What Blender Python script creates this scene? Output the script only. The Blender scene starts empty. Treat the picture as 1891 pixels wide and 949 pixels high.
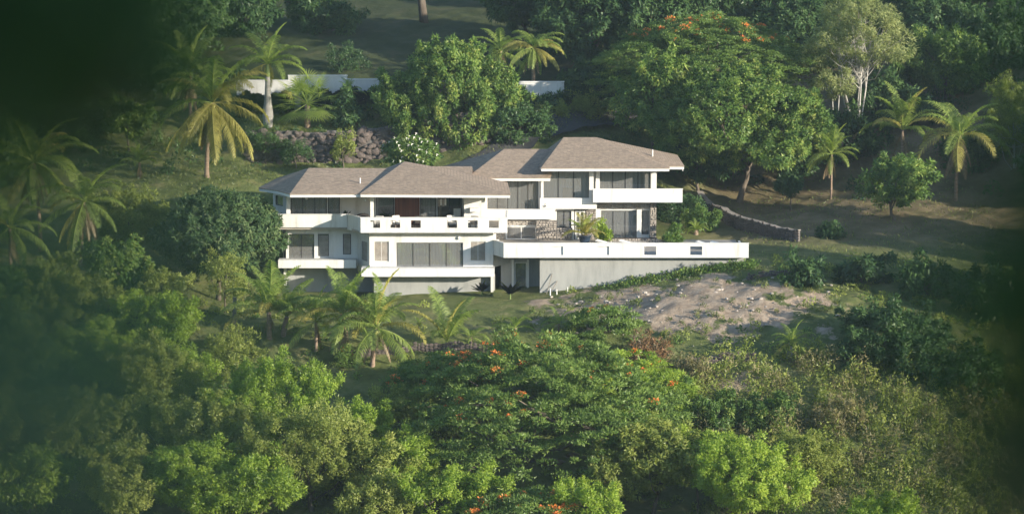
import bpy, math, random
import numpy as np
from mathutils import Vector, Matrix

# ------------------------------------------------------------------ camera, world, sun, exposure
scene = bpy.context.scene
R = math.radians
PITCH = R(7.0); CAM_Z = 27.6; FPX = 5400.0          # focal length in pixels of the 1891 wide photograph
cam_d = bpy.data.cameras.new('camera'); cam = bpy.data.objects.new('camera', cam_d)
scene.collection.objects.link(cam); scene.camera = cam
cam_d.sensor_width = 36.0; cam_d.sensor_fit = 'HORIZONTAL'; cam_d.lens = FPX / 1891.0 * 36.0
cam.location = (0, 0, CAM_Z); cam.rotation_euler = (R(90) - PITCH, 0, 0)
cam_d.clip_start = 0.05; cam_d.clip_end = 3000
cam_d.dof.use_dof = True; cam_d.dof.focus_distance = 226.0; cam_d.dof.aperture_fstop = 1.7

SUN_AZ, SUN_EL = R(58), R(12.5)                        # azimuth to the right of the direction back to the camera
world = bpy.data.worlds.new('World'); scene.world = world; world.use_nodes = True
wn = world.node_tree; wn.nodes.clear()
sky = wn.nodes.new('ShaderNodeTexSky'); sky.sky_type = 'NISHITA'; sky.sun_disc = False
sky.sun_elevation = SUN_EL; sky.sun_rotation = math.pi - SUN_AZ
sky.air_density = 1.0; sky.dust_density = 0.5; sky.ozone_density = 2.0
bg = wn.nodes.new('ShaderNodeBackground'); bg.inputs[1].default_value = 0.15
wo = wn.nodes.new('ShaderNodeOutputWorld')
wn.links.new(sky.outputs[0], bg.inputs[0]); wn.links.new(bg.outputs[0], wo.inputs[0])
sun_d = bpy.data.lights.new('sun', 'SUN'); sun_d.energy = 5.0; sun_d.angle = R(0.6); sun_d.color = (1.0, 0.90, 0.74)
sun = bpy.data.objects.new('sun', sun_d); scene.collection.objects.link(sun)
to_sun = Vector((math.sin(SUN_AZ) * math.cos(SUN_EL), -math.cos(SUN_AZ) * math.cos(SUN_EL), math.sin(SUN_EL)))
sun.rotation_euler = (-to_sun).to_track_quat('-Z', 'Y').to_euler(); sun.location = (60, 150, 90)
vs = scene.view_settings
vs.view_transform = 'Standard'; vs.look = 'None'; vs.gamma = 1.0; vs.use_curve_mapping = False; vs.exposure = 1.0
scene.render.engine = 'CYCLES'
cy = scene.cycles
cy.use_denoising = True; cy.max_bounces = 6; cy.diffuse_bounces = 3; cy.glossy_bounces = 2
cy.transmission_bounces = 3; cy.transparent_max_bounces = 6; cy.caustics_reflective = False; cy.caustics_refractive = False

# ------------------------------------------------------------------ picture <-> place
CT, ST = math.cos(PITCH), math.sin(PITCH)
def ray(px, py):
    u = (px - 945.5) / FPX; v = (474.5 - py) / FPX
    return u, CT + v * ST, -ST + v * CT
def at(px, py, Y):
    d = ray(px, py); t = Y / d[1]
    return Vector((d[0] * t, Y, CAM_Z + d[2] * t))
def atz(px, py, z):
    d = ray(px, py); t = (z - CAM_Z) / d[2]
    return Vector((d[0] * t, d[1] * t, z))
def zof(py, Y): return at(945, py, Y).z
def xof(px, Y): return at(px, 420, Y).x

# ------------------------------------------------------------------ scene helpers
COL = scene.collection
def link(o, parent=None):
    COL.objects.link(o)
    if parent is not None: o.parent = parent
    return o
def tag(o, label=None, cat=None, group=None, kind=None):
    if label: o['label'] = label
    if cat: o['category'] = cat
    if group: o['group'] = group
    if kind: o['kind'] = kind
    return o
def empty(name, loc=(0, 0, 0), rz=0.0, parent=None):
    o = bpy.data.objects.new(name, None); o.empty_display_size = 0.3
    link(o, parent); o.location = loc; o.rotation_euler = (0, 0, rz)
    return o
def mesh_np(name, verts, faces, mat=None, tint=None, smooth=False, tuft=None):
    """faces: one integer array (n,k), or a list of such arrays"""
    me = bpy.data.meshes.new(name)
    verts = np.asarray(verts, dtype=np.float32)
    fl = faces if isinstance(faces, list) else [faces]
    fl = [np.asarray(f, dtype=np.int32) for f in fl if len(f)]
    me.vertices.add(len(verts)); me.vertices.foreach_set('co', verts.ravel())
    loops = np.concatenate([f.ravel() for f in fl])
    tot = np.concatenate([np.full(len(f), f.shape[1], np.int32) for f in fl])
    me.loops.add(len(loops)); me.loops.foreach_set('vertex_index', loops)
    me.polygons.add(len(tot))
    st = np.zeros(len(tot), np.int32); st[1:] = np.cumsum(tot)[:-1]
    me.polygons.foreach_set('loop_start', st)
    if smooth: me.polygons.foreach_set('use_smooth', np.ones(len(tot), bool))
    me.update(calc_edges=True)
    if tint is not None:
        a = me.attributes.new('tint', 'FLOAT', 'FACE'); a.data.foreach_set('value', np.asarray(tint, np.float32))
    if tuft is not None:
        a = me.attributes.new('tuft', 'FLOAT_VECTOR', 'FACE'); a.data.foreach_set('vector', np.asarray(tuft, np.float32).ravel())
    if mat is not None: me.materials.append(mat)
    return me
def obj(name, me, parent=None, loc=None):
    o = bpy.data.objects.new(name, me); link(o, parent)
    if loc is not None: o.location = loc
    return o

class MB:
    """collects simple solids for one mesh"""
    def __init__(s): s.v = []; s.f = []
    def add(s, vs, fs):
        b = len(s.v); s.v += [tuple(p) for p in vs]; s.f += [tuple(b + i for i in f) for f in fs]
    def box(s, x0, x1, y0, y1, z0, z1, M=None):
        c = [(x0,y0,z0),(x1,y0,z0),(x1,y1,z0),(x0,y1,z0),(x0,y0,z1),(x1,y0,z1),(x1,y1,z1),(x0,y1,z1)]
        if M is not None: c = [M @ Vector(p) for p in c]
        s.add(c, [(0,3,2,1),(4,5,6,7),(0,1,5,4),(1,2,6,5),(2,3,7,6),(3,0,4,7)])
    def tube(s, pts, rad, n=8, cap=True):
        pts = [Vector(p) for p in pts]; b = len(s.v)
        for i, p in enumerate(pts):
            t = (pts[min(i+1, len(pts)-1)] - pts[max(i-1, 0)]).normalized()
            a = Vector((1,0,0)) if abs(t.x) < .8 else Vector((0,1,0))
            u = t.cross(a).normalized(); w = t.cross(u)
            r = rad[i] if hasattr(rad, '__len__') else rad
            for k in range(n):
                an = 2*math.pi*k/n; s.v.append(tuple(p + u*(r*math.cos(an)) + w*(r*math.sin(an))))
        for i in range(len(pts)-1):
            for k in range(n):
                k2 = (k+1) % n
                s.f.append((b+i*n+k, b+i*n+k2, b+(i+1)*n+k2, b+(i+1)*n+k))
        if cap:
            s.f.append(tuple(b+k for k in range(n))[::-1]); e = b+(len(pts)-1)*n
            s.f.append(tuple(e+k for k in range(n)))
    def lathe(s, prof, n=16, c=(0,0,0)):
        b = len(s.v)
        for r, z in prof:
            for k in range(n):
                an = 2*math.pi*k/n; s.v.append((c[0]+r*math.cos(an), c[1]+r*math.sin(an), c[2]+z))
        for i in range(len(prof)-1):
            for k in range(n):
                k2 = (k+1) % n; s.f.append((b+i*n+k, b+i*n+k2, b+(i+1)*n+k2, b+(i+1)*n+k))
        s.f.append(tuple(b+k for k in range(n))[::-1]); e = b+(len(prof)-1)*n; s.f.append(tuple(e+k for k in range(n)))
    def mesh(s, name, mat, smooth=False):
        me = bpy.data.meshes.new(name); me.from_pydata(s.v, [], s.f); me.materials.append(mat)
        if smooth: me.polygons.foreach_set('use_smooth', np.ones(len(me.polygons), bool))
        me.update(); return me
    def build(s, name, mat, parent=None, smooth=False): return obj(name, s.mesh(name, mat, smooth), parent)

# ------------------------------------------------------------------ materials
def new_mat(name):
    m = bpy.data.materials.new(name); m.use_nodes = True; nt = m.node_tree; nt.nodes.clear()
    out = nt.nodes.new('ShaderNodeOutputMaterial'); return m, nt, out
def N(nt, typ, **kw):
    n = nt.nodes.new(typ)
    for k, v in kw.items():
        if k == 'inp':
            for i, x in v.items(): n.inputs[i].default_value = x
        else: setattr(n, k, v)
    return n
def ramp(nt, stops):
    r = nt.nodes.new('ShaderNodeValToRGB'); e = r.color_ramp.elements
    while len(e) < len(stops): e.new(0.5)
    for k, (p, c) in enumerate(stops): e[k].position = p; e[k].color = (*c, 1)
    return r
def surf(name, stops, scale=2.0, rough=0.8, bump=0.0, bscale=None, detail=6, spec=0.3, stretch=(1,1,1), coord='Object'):
    m, nt, out = new_mat(name)
    tc = N(nt, 'ShaderNodeTexCoord'); mp = N(nt, 'ShaderNodeMapping'); mp.inputs['Scale'].default_value = stretch
    nt.links.new(tc.outputs[coord], mp.inputs[0])
    no = N(nt, 'ShaderNodeTexNoise'); no.inputs['Scale'].default_value = scale; no.inputs['Detail'].default_value = detail
    no.inputs['Roughness'].default_value = 0.65
    nt.links.new(mp.outputs[0], no.inputs[0])
    rp = ramp(nt, stops); nt.links.new(no.outputs[0], rp.inputs[0])
    b = N(nt, 'ShaderNodeBsdfPrincipled'); b.inputs['Roughness'].default_value = rough
    b.inputs['Specular IOR Level'].default_value = spec
    nt.links.new(rp.outputs[0], b.inputs['Base Color'])
    if bump:
        n2 = N(nt, 'ShaderNodeTexNoise'); n2.inputs['Scale'].default_value = bscale or scale*4; n2.inputs['Detail'].default_value = 4
        nt.links.new(mp.outputs[0], n2.inputs[0])
        bp = N(nt, 'ShaderNodeBump'); bp.inputs['Strength'].default_value = bump; bp.inputs['Distance'].default_value = 0.05
        nt.links.new(n2.outputs[0], bp.inputs['Height']); nt.links.new(bp.outputs[0], b.inputs['Normal'])
    nt.links.new(b.outputs[0], out.inputs[0])
    return m
def leafmat(name, stops, trans=0.35, tcol=1.8, gloss=0.02, rough=0.45, varied=0.25, soft=0.38):
    """leaf: tint attribute (each leaf's own shade of green) -> colour, diffuse + translucent + a little gloss"""
    m, nt, out = new_mat(name)
    a = N(nt, 'ShaderNodeAttribute'); a.attribute_name = 'tint'
    oi = N(nt, 'ShaderNodeObjectInfo')
    mr = N(nt, 'ShaderNodeMath', operation='MULTIPLY_ADD'); mr.inputs[1].default_value = varied; mr.inputs[2].default_value = -varied/2
    nt.links.new(oi.outputs['Random'], mr.inputs[0])
    ad = N(nt, 'ShaderNodeMath', operation='ADD'); nt.links.new(a.outputs['Fac'], ad.inputs[0]); nt.links.new(mr.outputs[0], ad.inputs[1])
    rp = ramp(nt, stops); nt.links.new(ad.outputs[0], rp.inputs[0])
    df = N(nt, 'ShaderNodeBsdfDiffuse'); nt.links.new(rp.outputs[0], df.inputs[0])
    tr = N(nt, 'ShaderNodeBsdfTranslucent')
    mu = N(nt, 'ShaderNodeMix', data_type='RGBA', blend_type='MULTIPLY'); mu.inputs[0].default_value = 1.0
    nt.links.new(rp.outputs[0], mu.inputs[6]); mu.inputs[7].default_value = (tcol*1.05, tcol*1.1, tcol*0.5, 1)
    nt.links.new(mu.outputs[2], tr.inputs[0])
    mx = N(nt, 'ShaderNodeMixShader'); mx.inputs[0].default_value = trans
    nt.links.new(df.outputs[0], mx.inputs[1]); nt.links.new(tr.outputs[0], mx.inputs[2])
    if soft:   # the leaf's normal leans towards that of its tuft
        at_ = N(nt, 'ShaderNodeAttribute'); at_.attribute_name = 'tuft'
        vt = N(nt, 'ShaderNodeVectorTransform', vector_type='NORMAL', convert_from='OBJECT', convert_to='WORLD'); nt.links.new(at_.outputs['Vector'], vt.inputs[0])
        ge = N(nt, 'ShaderNodeNewGeometry'); mv = N(nt, 'ShaderNodeMix', data_type='VECTOR'); mv.inputs[0].default_value = soft
        nt.links.new(ge.outputs['Normal'], mv.inputs[4]); nt.links.new(vt.outputs[0], mv.inputs[5])
        nz = N(nt, 'ShaderNodeVectorMath', operation='NORMALIZE'); nt.links.new(mv.outputs[1], nz.inputs[0])
        nt.links.new(nz.outputs[0], df.inputs['Normal']); nt.links.new(nz.outputs[0], tr.inputs['Normal'])
    gl = N(nt, 'ShaderNodeBsdfGlossy'); gl.inputs['Roughness'].default_value = rough; gl.inputs[0].default_value = (0.9, 0.95, 0.85, 1)
    m2 = N(nt, 'ShaderNodeMixShader'); m2.inputs[0].default_value = gloss
    nt.links.new(mx.outputs[0], m2.inputs[1]); nt.links.new(gl.outputs[0], m2.inputs[2])
    nt.links.new(m2.outputs[0], out.inputs[0])
    return m
M = {}
M['white'] = surf('white_paint', [(0.24, (.44,.43,.39)), (0.44, (.62,.615,.595)), (0.8, (.70,.695,.68))], 1.6, 0.75, 0.08, 12, stretch=(1,1,.18))
M['white2'] = surf('white_trim', [(0.3, (.62,.615,.595)), (0.7, (.70,.695,.68))], 1.2, 0.6)
M['greywall'] = surf('grey_render', [(0.25, (.20,.21,.20)), (0.5, (.31,.315,.305)), (0.75, (.36,.365,.35))], 0.9, 0.9, 0.15, 8, stretch=(1,1,.22))
M['dark'] = surf('dark_metal', [(0.3, (.02,.02,.022)), (0.7, (.04,.04,.042))], 3, 0.5)
M['bronze'] = surf('bronze_frame', [(0.3, (.05,.045,.042)), (0.7, (.08,.075,.07))], 3, 0.5)
M['curtain'] = surf('pale_curtain', [(0.35, (.50,.49,.46)), (0.65, (.70,.69,.65))], 1.5, 0.9, 0.3, 6, stretch=(4,4,.05))
M['sheer'] = surf('grey_sheer_curtain', [(0.35, (.62,.62,.60)), (0.65, (.76,.76,.74))], 1.5, 0.9, 0.3, 6, stretch=(4,4,.05))
M['tan'] = surf('tan_curtain', [(0.35, (.45,.32,.18)), (0.65, (.62,.48,.30))], 1.5, 0.9, 0.3, 6, stretch=(5,5,.05))
M['redwood'] = surf('red_brown_wood', [(0.35, (.13,.045,.025)), (0.65, (.24,.085,.04))], 1.5, 0.5, 0.1, 6, stretch=(4,4,.2))
M['interior'] = surf('interior_plaster', [(0.3, (.40,.38,.35)), (0.7, (.50,.48,.45))], 0.8, 0.9)
M['floor'] = surf('tile_floor', [(0.3, (.30,.27,.23)), (0.7, (.42,.38,.33))], 1.2, 0.7)
M['slat'] = surf('louvre_slat', [(0.3, (.30,.26,.22)), (0.7, (.44,.40,.35))], 2, 0.6)
M['stone'] = surf('field_stone', [(0.2, (.045,.038,.034)), (0.45, (.09,.075,.066)), (0.62, (.13,.105,.095)), (0.85, (.26,.235,.215))], 1.1, 0.9, 0.5, 9)
M['clad'] = surf('stone_cladding', [(0.2, (.16,.14,.12)), (0.45, (.34,.30,.26)), (0.85, (.55,.50,.45))], 3.0, 0.9, 0.4, 14)
M['mortar'] = surf('mortar', [(0.3, (.10,.09,.085)), (0.7, (.16,.15,.14))], 3, 0.95, 0.3)
M['asphalt'] = surf('asphalt', [(0.3, (.04,.04,.042)), (0.7, (.065,.065,.065))], 2, 0.9, 0.2, 30)
M['bark'] = surf('bark', [(0.3, (.07,.055,.042)), (0.7, (.17,.14,.11))], 3, 0.95, 0.6, 12, stretch=(1,1,.3))
M['palebark'] = surf('pale_bark', [(0.3, (.30,.28,.25)), (0.7, (.52,.50,.46))], 2.5, 0.85, 0.3, 9, stretch=(1,1,.4))
M['palmbark'] = surf('palm_bark', [(0.3, (.16,.11,.075)), (0.7, (.32,.24,.18))], 4, 0.95, 0.6, 9, stretch=(.5,.5,2.5))
M['royalbark'] = surf('royal_palm_bark', [(0.3, (.20,.195,.18)), (0.7, (.32,.31,.29))], 2, 0.9, 0.3, 9, stretch=(.5,.5,2.5))
M['wood'] = surf('weathered_wood', [(0.3, (.17,.145,.12)), (0.7, (.28,.25,.22))], 3, 0.9, 0.3, stretch=(1,1,.2))
M['pot'] = surf('blue_glaze', [(0.3, (.02,.035,.06)), (0.7, (.035,.055,.09))], 2, 0.35, spec=0.5)
M['terracotta'] = surf('terracotta', [(0.3, (.25,.11,.06)), (0.7, (.36,.17,.10))], 3, 0.8)
M['soil_or_shade'] = surf('soil_or_shade', [(0.3, (.05,.035,.025)), (0.7, (.10,.075,.055))], 6, 0.95)
M['cushion'] = surf('white_cushion', [(0.3, (.66,.64,.60)), (0.7, (.78,.76,.72))], 3, 0.9)
M['darkcloth'] = surf('dark_wicker', [(0.3, (.025,.022,.02)), (0.7, (.06,.05,.045))], 8, 0.85, 0.3)
M['petal'] = surf('white_petal', [(0.3, (.75,.74,.66)), (0.7, (.84,.83,.78))], 3, 0.6)
M['coconut'] = surf('coconut_husk', [(0.3, (.30,.32,.09)), (0.7, (.50,.46,.16))], 4, 0.6)
M['crownshaft'] = surf('crownshaft', [(0.3, (.14,.20,.06)), (0.7, (.22,.28,.10))], 2, 0.5, stretch=(1,1,.3))
# shingled roof: fine brown mottling with faint courses
def roofmat():
    m, nt, out = new_mat('roof_shingle')
    tc = N(nt, 'ShaderNodeTexCoord')
    br = N(nt, 'ShaderNodeTexBrick'); br.inputs['Scale'].default_value = 1.0
    br.inputs['Brick Width'].default_value = .26; br.inputs['Row Height'].default_value = .06
    br.inputs['Mortar Size'].default_value = .006; br.inputs['Mortar Smooth'].default_value = .3
    br.inputs['Color1'].default_value = (.25,.20,.155,1); br.inputs['Color2'].default_value = (.325,.262,.205,1); br.inputs['Mortar'].default_value = (.20,.155,.12,1)
    br.inputs['Bias'].default_value = 0.0
    mp = N(nt, 'ShaderNodeMapping')
    # rows follow height so that every slope has level courses
    sx = N(nt, 'ShaderNodeSeparateXYZ'); nt.links.new(tc.outputs['Object'], sx.inputs[0])
    ad = N(nt, 'ShaderNodeMath', operation='MULTIPLY_ADD'); ad.inputs[1].default_value = .8; nt.links.new(sx.outputs[1], ad.inputs[0]); nt.links.new(sx.outputs[0], ad.inputs[2])
    cx = N(nt, 'ShaderNodeCombineXYZ'); nt.links.new(ad.outputs[0], cx.inputs[0]); nt.links.new(sx.outputs[2], cx.inputs[1])
    nt.links.new(cx.outputs[0], br.inputs[0])
    no = N(nt, 'ShaderNodeTexNoise'); no.inputs['Scale'].default_value = 2.6; no.inputs['Detail'].default_value = 8; no.inputs['Roughness'].default_value = .85
    nt.links.new(tc.outputs['Object'], no.inputs[0])
    r = ramp(nt, [(0.25, (.62,.62,.64)), (0.5, (1.0,.98,.95)), (0.75, (1.4,1.32,1.24))]); nt.links.new(no.outputs[0], r.inputs[0])
    mu = N(nt, 'ShaderNodeMix', data_type='RGBA', blend_type='MULTIPLY'); mu.inputs[0].default_value = 1
    nt.links.new(br.outputs[0], mu.inputs[6]); nt.links.new(r.outputs[0], mu.inputs[7])
    b = N(nt, 'ShaderNodeBsdfPrincipled'); b.inputs['Roughness'].default_value = .9; b.inputs['Specular IOR Level'].default_value = .2
    nt.links.new(mu.outputs[2], b.inputs['Base Color'])
    bp = N(nt, 'ShaderNodeBump'); bp.inputs['Strength'].default_value = .5; bp.inputs['Distance'].default_value = .02
    nt.links.new(br.outputs[1], bp.inputs['Height']); bp.invert = True; nt.links.new(bp.outputs[0], b.inputs['Normal'])
    nt.links.new(b.outputs[0], out.inputs[0]); return m
M['roof'] = roofmat()
def glassmat(name, tint, refl, grey_refl=0.0):
    m, nt, out = new_mat(name)
    t = N(nt, 'ShaderNodeBsdfTransparent'); t.inputs[0].default_value = (*tint, 1)
    g = N(nt, 'ShaderNodeBsdfGlossy'); g.inputs['Roughness'].default_value = .03; g.inputs[0].default_value = (.9,.92,.92,1)
    lw = N(nt, 'ShaderNodeLayerWeight'); lw.inputs[0].default_value = .35
    ad = N(nt, 'ShaderNodeMath', operation='ADD'); ad.inputs[1].default_value = refl; ad.use_clamp = True
    nt.links.new(lw.outputs['Fresnel'], ad.inputs[0])
    du = N(nt, 'ShaderNodeBsdfDiffuse'); du.inputs[0].default_value = (.50,.50,.49,1); xd = N(nt, 'ShaderNodeMixShader'); xd.inputs[0].default_value = grey_refl
    nt.links.new(t.outputs[0], xd.inputs[1]); nt.links.new(du.outputs[0], xd.inputs[2])
    x = N(nt, 'ShaderNodeMixShader'); nt.links.new(ad.outputs[0], x.inputs[0])
    nt.links.new(xd.outputs[0], x.inputs[1]); nt.links.new(g.outputs[0], x.inputs[2]); nt.links.new(x.outputs[0], out.inputs[0])
    return m
M['glass'] = glassmat('window_glass', (.90,.90,.89), .05, .18)   # grey diffuse mixed in for the pale reflections the panes lack
M['glass2'] = glassmat('clear_glass', (.8,.82,.8), .02)

L = {}
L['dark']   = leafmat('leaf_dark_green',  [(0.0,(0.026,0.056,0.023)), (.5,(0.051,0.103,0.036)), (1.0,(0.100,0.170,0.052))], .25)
L['neem']   = leafmat('leaf_mid_green',   [(0.0,(0.042,0.085,0.022)), (.5,(0.096,0.172,0.039)), (.8,(0.196,0.275,0.062)), (1.0,(0.330,0.372,0.103))], .35)
L['bright'] = leafmat('leaf_bright_green',[(0.0,(0.113,0.176,0.022)), (.5,(0.232,0.330,0.047)), (1.0,(0.376,0.459,0.078))], .45)
L['olive']  = leafmat('leaf_olive',       [(0.0,(0.118,0.157,0.034)), (.5,(0.222,0.266,0.063)), (1.0,(0.355,0.383,0.109))], .40)
L['flame']  = leafmat('leaf_feathery',    [(0.0,(0.071,0.121,0.028)), (.5,(0.121,0.194,0.044)), (1.0,(0.230,0.315,0.075))], .35)
L['mango']  = leafmat('leaf_mango',       [(0.0,(0.027,0.057,0.024)), (.5,(0.060,0.108,0.042)), (1.0,(0.150,0.195,0.083))], .15, gloss=.015, rough=.4)
L['pale']   = leafmat('leaf_pale_yellow', [(0.0,(0.099,0.127,0.049)), (.5,(0.198,0.236,0.091)), (1.0,(0.352,0.380,0.168))], .35)
L['dry']    = leafmat('leaf_dry',         [(0.0,(0.091,0.085,0.039)), (.5,(0.176,0.163,0.072)), (1.0,(0.286,0.247,0.130))], .25)
L['rust']   = leafmat('leaf_rust',        [(0.0,(0.072,0.066,0.030)), (.5,(0.168,0.102,0.054)), (1.0,(0.264,0.144,0.072))], .25)
L['palm']   = leafmat('frond_green',      [(0.0,(0.112,0.160,0.038)), (.5,(0.213,0.282,0.073)), (1.0,(0.385,0.434,0.131))], .48, gloss=.02, soft=0)
L['dead']   = leafmat('frond_dead',       [(0.0,(.10,.07,.04)), (.5,(.19,.14,.08)), (1.0,(.28,.21,.13))], .15, soft=0)
L['palmy']  = leafmat('frond_yellow',     [(0.0,(0.161,0.149,0.040)), (.5,(0.310,0.287,0.081)), (1.0,(0.460,0.414,0.149))], .35, soft=0)
L['orange'] = leafmat('flower_orange',    [(0.0,(.62,.14,.03)), (.5,(.78,.24,.06)), (1.0,(.85,.36,.11))], .30, tcol=1.0, gloss=.02, soft=0)
L['grass']  = leafmat('grass_blade',      [(0.0,(0.053,0.083,0.021)), (.5,(0.112,0.150,0.042)), (1.0,(0.255,0.255,0.090))], .35)
L['near_lit']  = leafmat('leaf_near_skylit',   [(0.0,(.07,.12,.085)), (.5,(.10,.16,.115)), (1.0,(.13,.20,.13))], .20, gloss=.02, soft=0)  # lighter copy of the near leaf, skylight put into its colour
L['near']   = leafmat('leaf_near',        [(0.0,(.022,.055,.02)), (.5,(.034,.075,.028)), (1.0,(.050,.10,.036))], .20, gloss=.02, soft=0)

# ------------------------------------------------------------------ terrain
def sstep(x, a, b):
    t = np.clip((np.asarray(x, float) - a) / (b - a), 0, 1); return t * t * (3 - 2 * t)
_KY = [-80, 0, 12, 60, 110, 150, 190, 212, 224, 234, 246, 258, 270, 287, 320, 420, 700]
_KZ = [32, 25.9, 23, -18, -30, -23, -12, -4.2, -1.5, .3, 3.5, 7.5, 10.5, 14, 20, 40, 95]
WALL_Y = 250.0
def _base(x, y):
    x = np.asarray(x, float); y = np.asarray(y, float)
    z = np.interp(y, _KY, _KZ)
    z = z + 2.3 * sstep(y, WALL_Y - .1, WALL_Y + .5) * sstep(x, -26, -22) * (1 - sstep(x, -4, 3)) * (1 - sstep(y, 252, 262))
    z = z + 16.0 * sstep(x, 36, 80) * sstep(y, 226, 262) + 8.0 * sstep(x, 70, 200) - 0.0  # unseen side spur, added to shade the hill behind the house
    return z
_CTRL = [(1000,541,223.7),(1100,530,223.7),(1200,512,223.7),(1300,493,223.7),(1385,479,223.7),(700,548,225),(800,545,225),(900,541,225),
 (960,543,223),(540,548,227.5),(400,560,226),(1400,470,226),(1300,440,234),(1250,436,237),(1290,372,246),(1340,415,238),(1470,465,228),
 (1600,440,232),(1600,390,242),(1600,350,250),(1800,440,232),(1800,350,250),(1500,540,216),(1700,540,216),(1400,600,211),(1500,690,203),
 (1250,640,208),(850,600,213),(620,650,210),(470,335,240),(350,345,240),(700,303,249),(500,303,249),(500,236,251.5),(700,236,251.5),
 (550,200,258),(1000,190,258),(700,70,285),(850,60,287),(1400,50,290),(300,540,222),(450,600,214),(1050,600,213),(950,660,208),
 (1120,215,262),(1000,270,250),(1650,420,236),(1400,340,254)]
_cp = np.array([tuple(at(*c)) for c in _CTRL])
_LEN = 13.0
_K = np.exp(-((_cp[:, None, :2] - _cp[None, :, :2]) ** 2).sum(-1) / _LEN ** 2)
_W = np.linalg.solve(_K + 0.08 * np.eye(len(_cp)), _cp[:, 2] - _base(_cp[:, 0], _cp[:, 1]))
def hump(x, y):
    return (0.10*np.sin(x*.9+1.3)*np.sin(y*.75+.4) + 0.07*np.sin(x*1.9+y*1.3) + 0.05*np.sin(x*2.9-y*2.3+1) + .35*np.sin(x*.17+2)*np.sin(y*.13+1))
def ground(x, y):
    """height of the terrain"""
    x = np.asarray(x, float); y = np.asarray(y, float); sh = np.broadcast(x, y).shape
    xf = np.broadcast_to(x, sh).ravel(); yf = np.broadcast_to(y, sh).ravel()
    z = _base(xf, yf)
    for k in range(len(_cp)):
        z = z + _W[k] * np.exp(-((xf - _cp[k, 0]) ** 2 + (yf - _cp[k, 1]) ** 2) / _LEN ** 2)
    far = sstep(np.abs(yf - 224), 3, 9)
    z = z + hump(xf, yf) * (0.25 + .75 * far)
    return z.reshape(sh)
def gz(x, y): return float(ground(np.array([x]), np.array([y]))[0])
X_L, X_C, X_T = xof(523, 227), xof(912, 225), xof(1383, 223)
def build_terrain():
    xs = np.unique(np.concatenate([np.arange(-264, -60, 12), np.arange(-60, 62, .5), np.arange(62, 270, 12)]))
    ys = np.unique(np.concatenate([np.arange(-80, 160, 6), np.arange(160, 186, 1.5), np.arange(186, 296, .5), np.arange(296, 330, 2), np.arange(330, 421, 15)]))
    X, Y = np.meshgrid(xs, ys); Z = ground(X, Y)
    inA = (X > X_L + .3) & (X < X_C) & (Y > 226.2) & (Y < 235)
    Z[inA] = np.minimum(Z[inA], -3.2)
    inB = (X >= X_C) & (X < X_T - .5) & (Y > 224.4) & (Y < 234)
    Z[inB] = np.minimum(Z[inB], -.4)
    inC = (X >= X_C - 3) & (X < xof(1205, 234)) & (Y >= 233) & (Y < 243)
    Z[inC] = np.minimum(Z[inC], -.4)
    nx, ny = len(xs), len(ys)
    i = np.arange(ny - 1)[:, None] * nx + np.arange(nx - 1)[None, :]
    F = np.stack([i, i + 1, i + nx + 1, i + nx], -1).reshape(-1, 4)
    V = np.stack([X, Y, Z], -1).reshape(-1, 3)
    # wear: 1 bare earth, 0 grass
    c = at(1270, 585, 213); bx = (V[:, 0] - c.x + .3) / 12.0; by = (V[:, 1] - 215.8 + .25 * (V[:, 0] - c.x)) / 7.2
    d = np.sqrt(bx ** 2 + by ** 2) + .22 * np.sin(V[:, 0] * .9) * np.sin(V[:, 1] * 1.1 + 1) + .1 * np.sin(V[:, 0] * 2.3 + V[:, 1])
    bare = 1 - sstep(d, .35, 1.2)
    c2 = at(1340, 690, 203); d2 = np.hypot((V[:, 0] - c2.x) / 4, (V[:, 1] - c2.y) / 1.6); bare = np.maximum(bare, .9 * (1 - sstep(d2, .5, 1.2)))
    dryL = sstep(V[:, 1], 224, 236) * sstep(V[:, 0], 12, 20)          # trodden lawn under the trees
    rr = np.random.default_rng(2); fx, fy = V[:, 0], V[:, 1]
    def vnoise(sc, seed):
        q = np.random.default_rng(seed).normal(size=(64, 64)); gx, gy = fx * sc + 1000.3, fy * sc + 1000.7; ix, iy = np.floor(gx).astype(int), np.floor(gy).astype(int); tx, ty = sstep(gx - ix, 0, 1), sstep(gy - iy, 0, 1)
        g_ = lambda a, b: q[a % 64, b % 64]
        return (g_(ix, iy) * (1 - tx) + g_(ix + 1, iy) * tx) * (1 - ty) + (g_(ix, iy + 1) * (1 - tx) + g_(ix + 1, iy + 1) * tx) * ty
    rough = .13 * vnoise(.33, 3) + .07 * vnoise(.8, 4) + .05 * vnoise(1.7, 5)
    V[:, 2] += rough * sstep(bare, .15, .6) * sstep(np.abs(fy-224), 1.5, 4)
    me = mesh_np('terrain', V, F, None, smooth=True)
    soil_or_shade = sstep(V[:, 1], 262, 268) * (1 - sstep(V[:, 0], 6, 12))                # brown upper lawn, painted darker for the shade it lacks
    for nm, arr in (('bare', bare), ('dryness', dryL), ('soil_or_shade', soil_or_shade)):
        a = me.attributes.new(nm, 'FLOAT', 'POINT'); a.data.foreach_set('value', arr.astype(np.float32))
    m, nt, out = new_mat('hillside_ground')
    tc = N(nt, 'ShaderNodeTexCoord')
    def noise(sc, det=6, rg=.65):
        n = N(nt, 'ShaderNodeTexNoise'); n.inputs['Scale'].default_value = sc; n.inputs['Detail'].default_value = det; n.inputs['Roughness'].default_value = rg
        nt.links.new(tc.outputs['Object'], n.inputs[0]); return n
    g = ramp(nt, [(.30, (.075,.095,.032)), (.5, (.13,.155,.052)), (.68, (.22,.205,.09))]); nt.links.new(noise(.45).outputs[0], g.inputs[0])
    dr = ramp(nt, [(.30, (.095,.09,.042)), (.5, (.165,.135,.075)), (.7, (.25,.195,.12))]); nt.links.new(noise(.35).outputs[0], dr.inputs[0])
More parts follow.
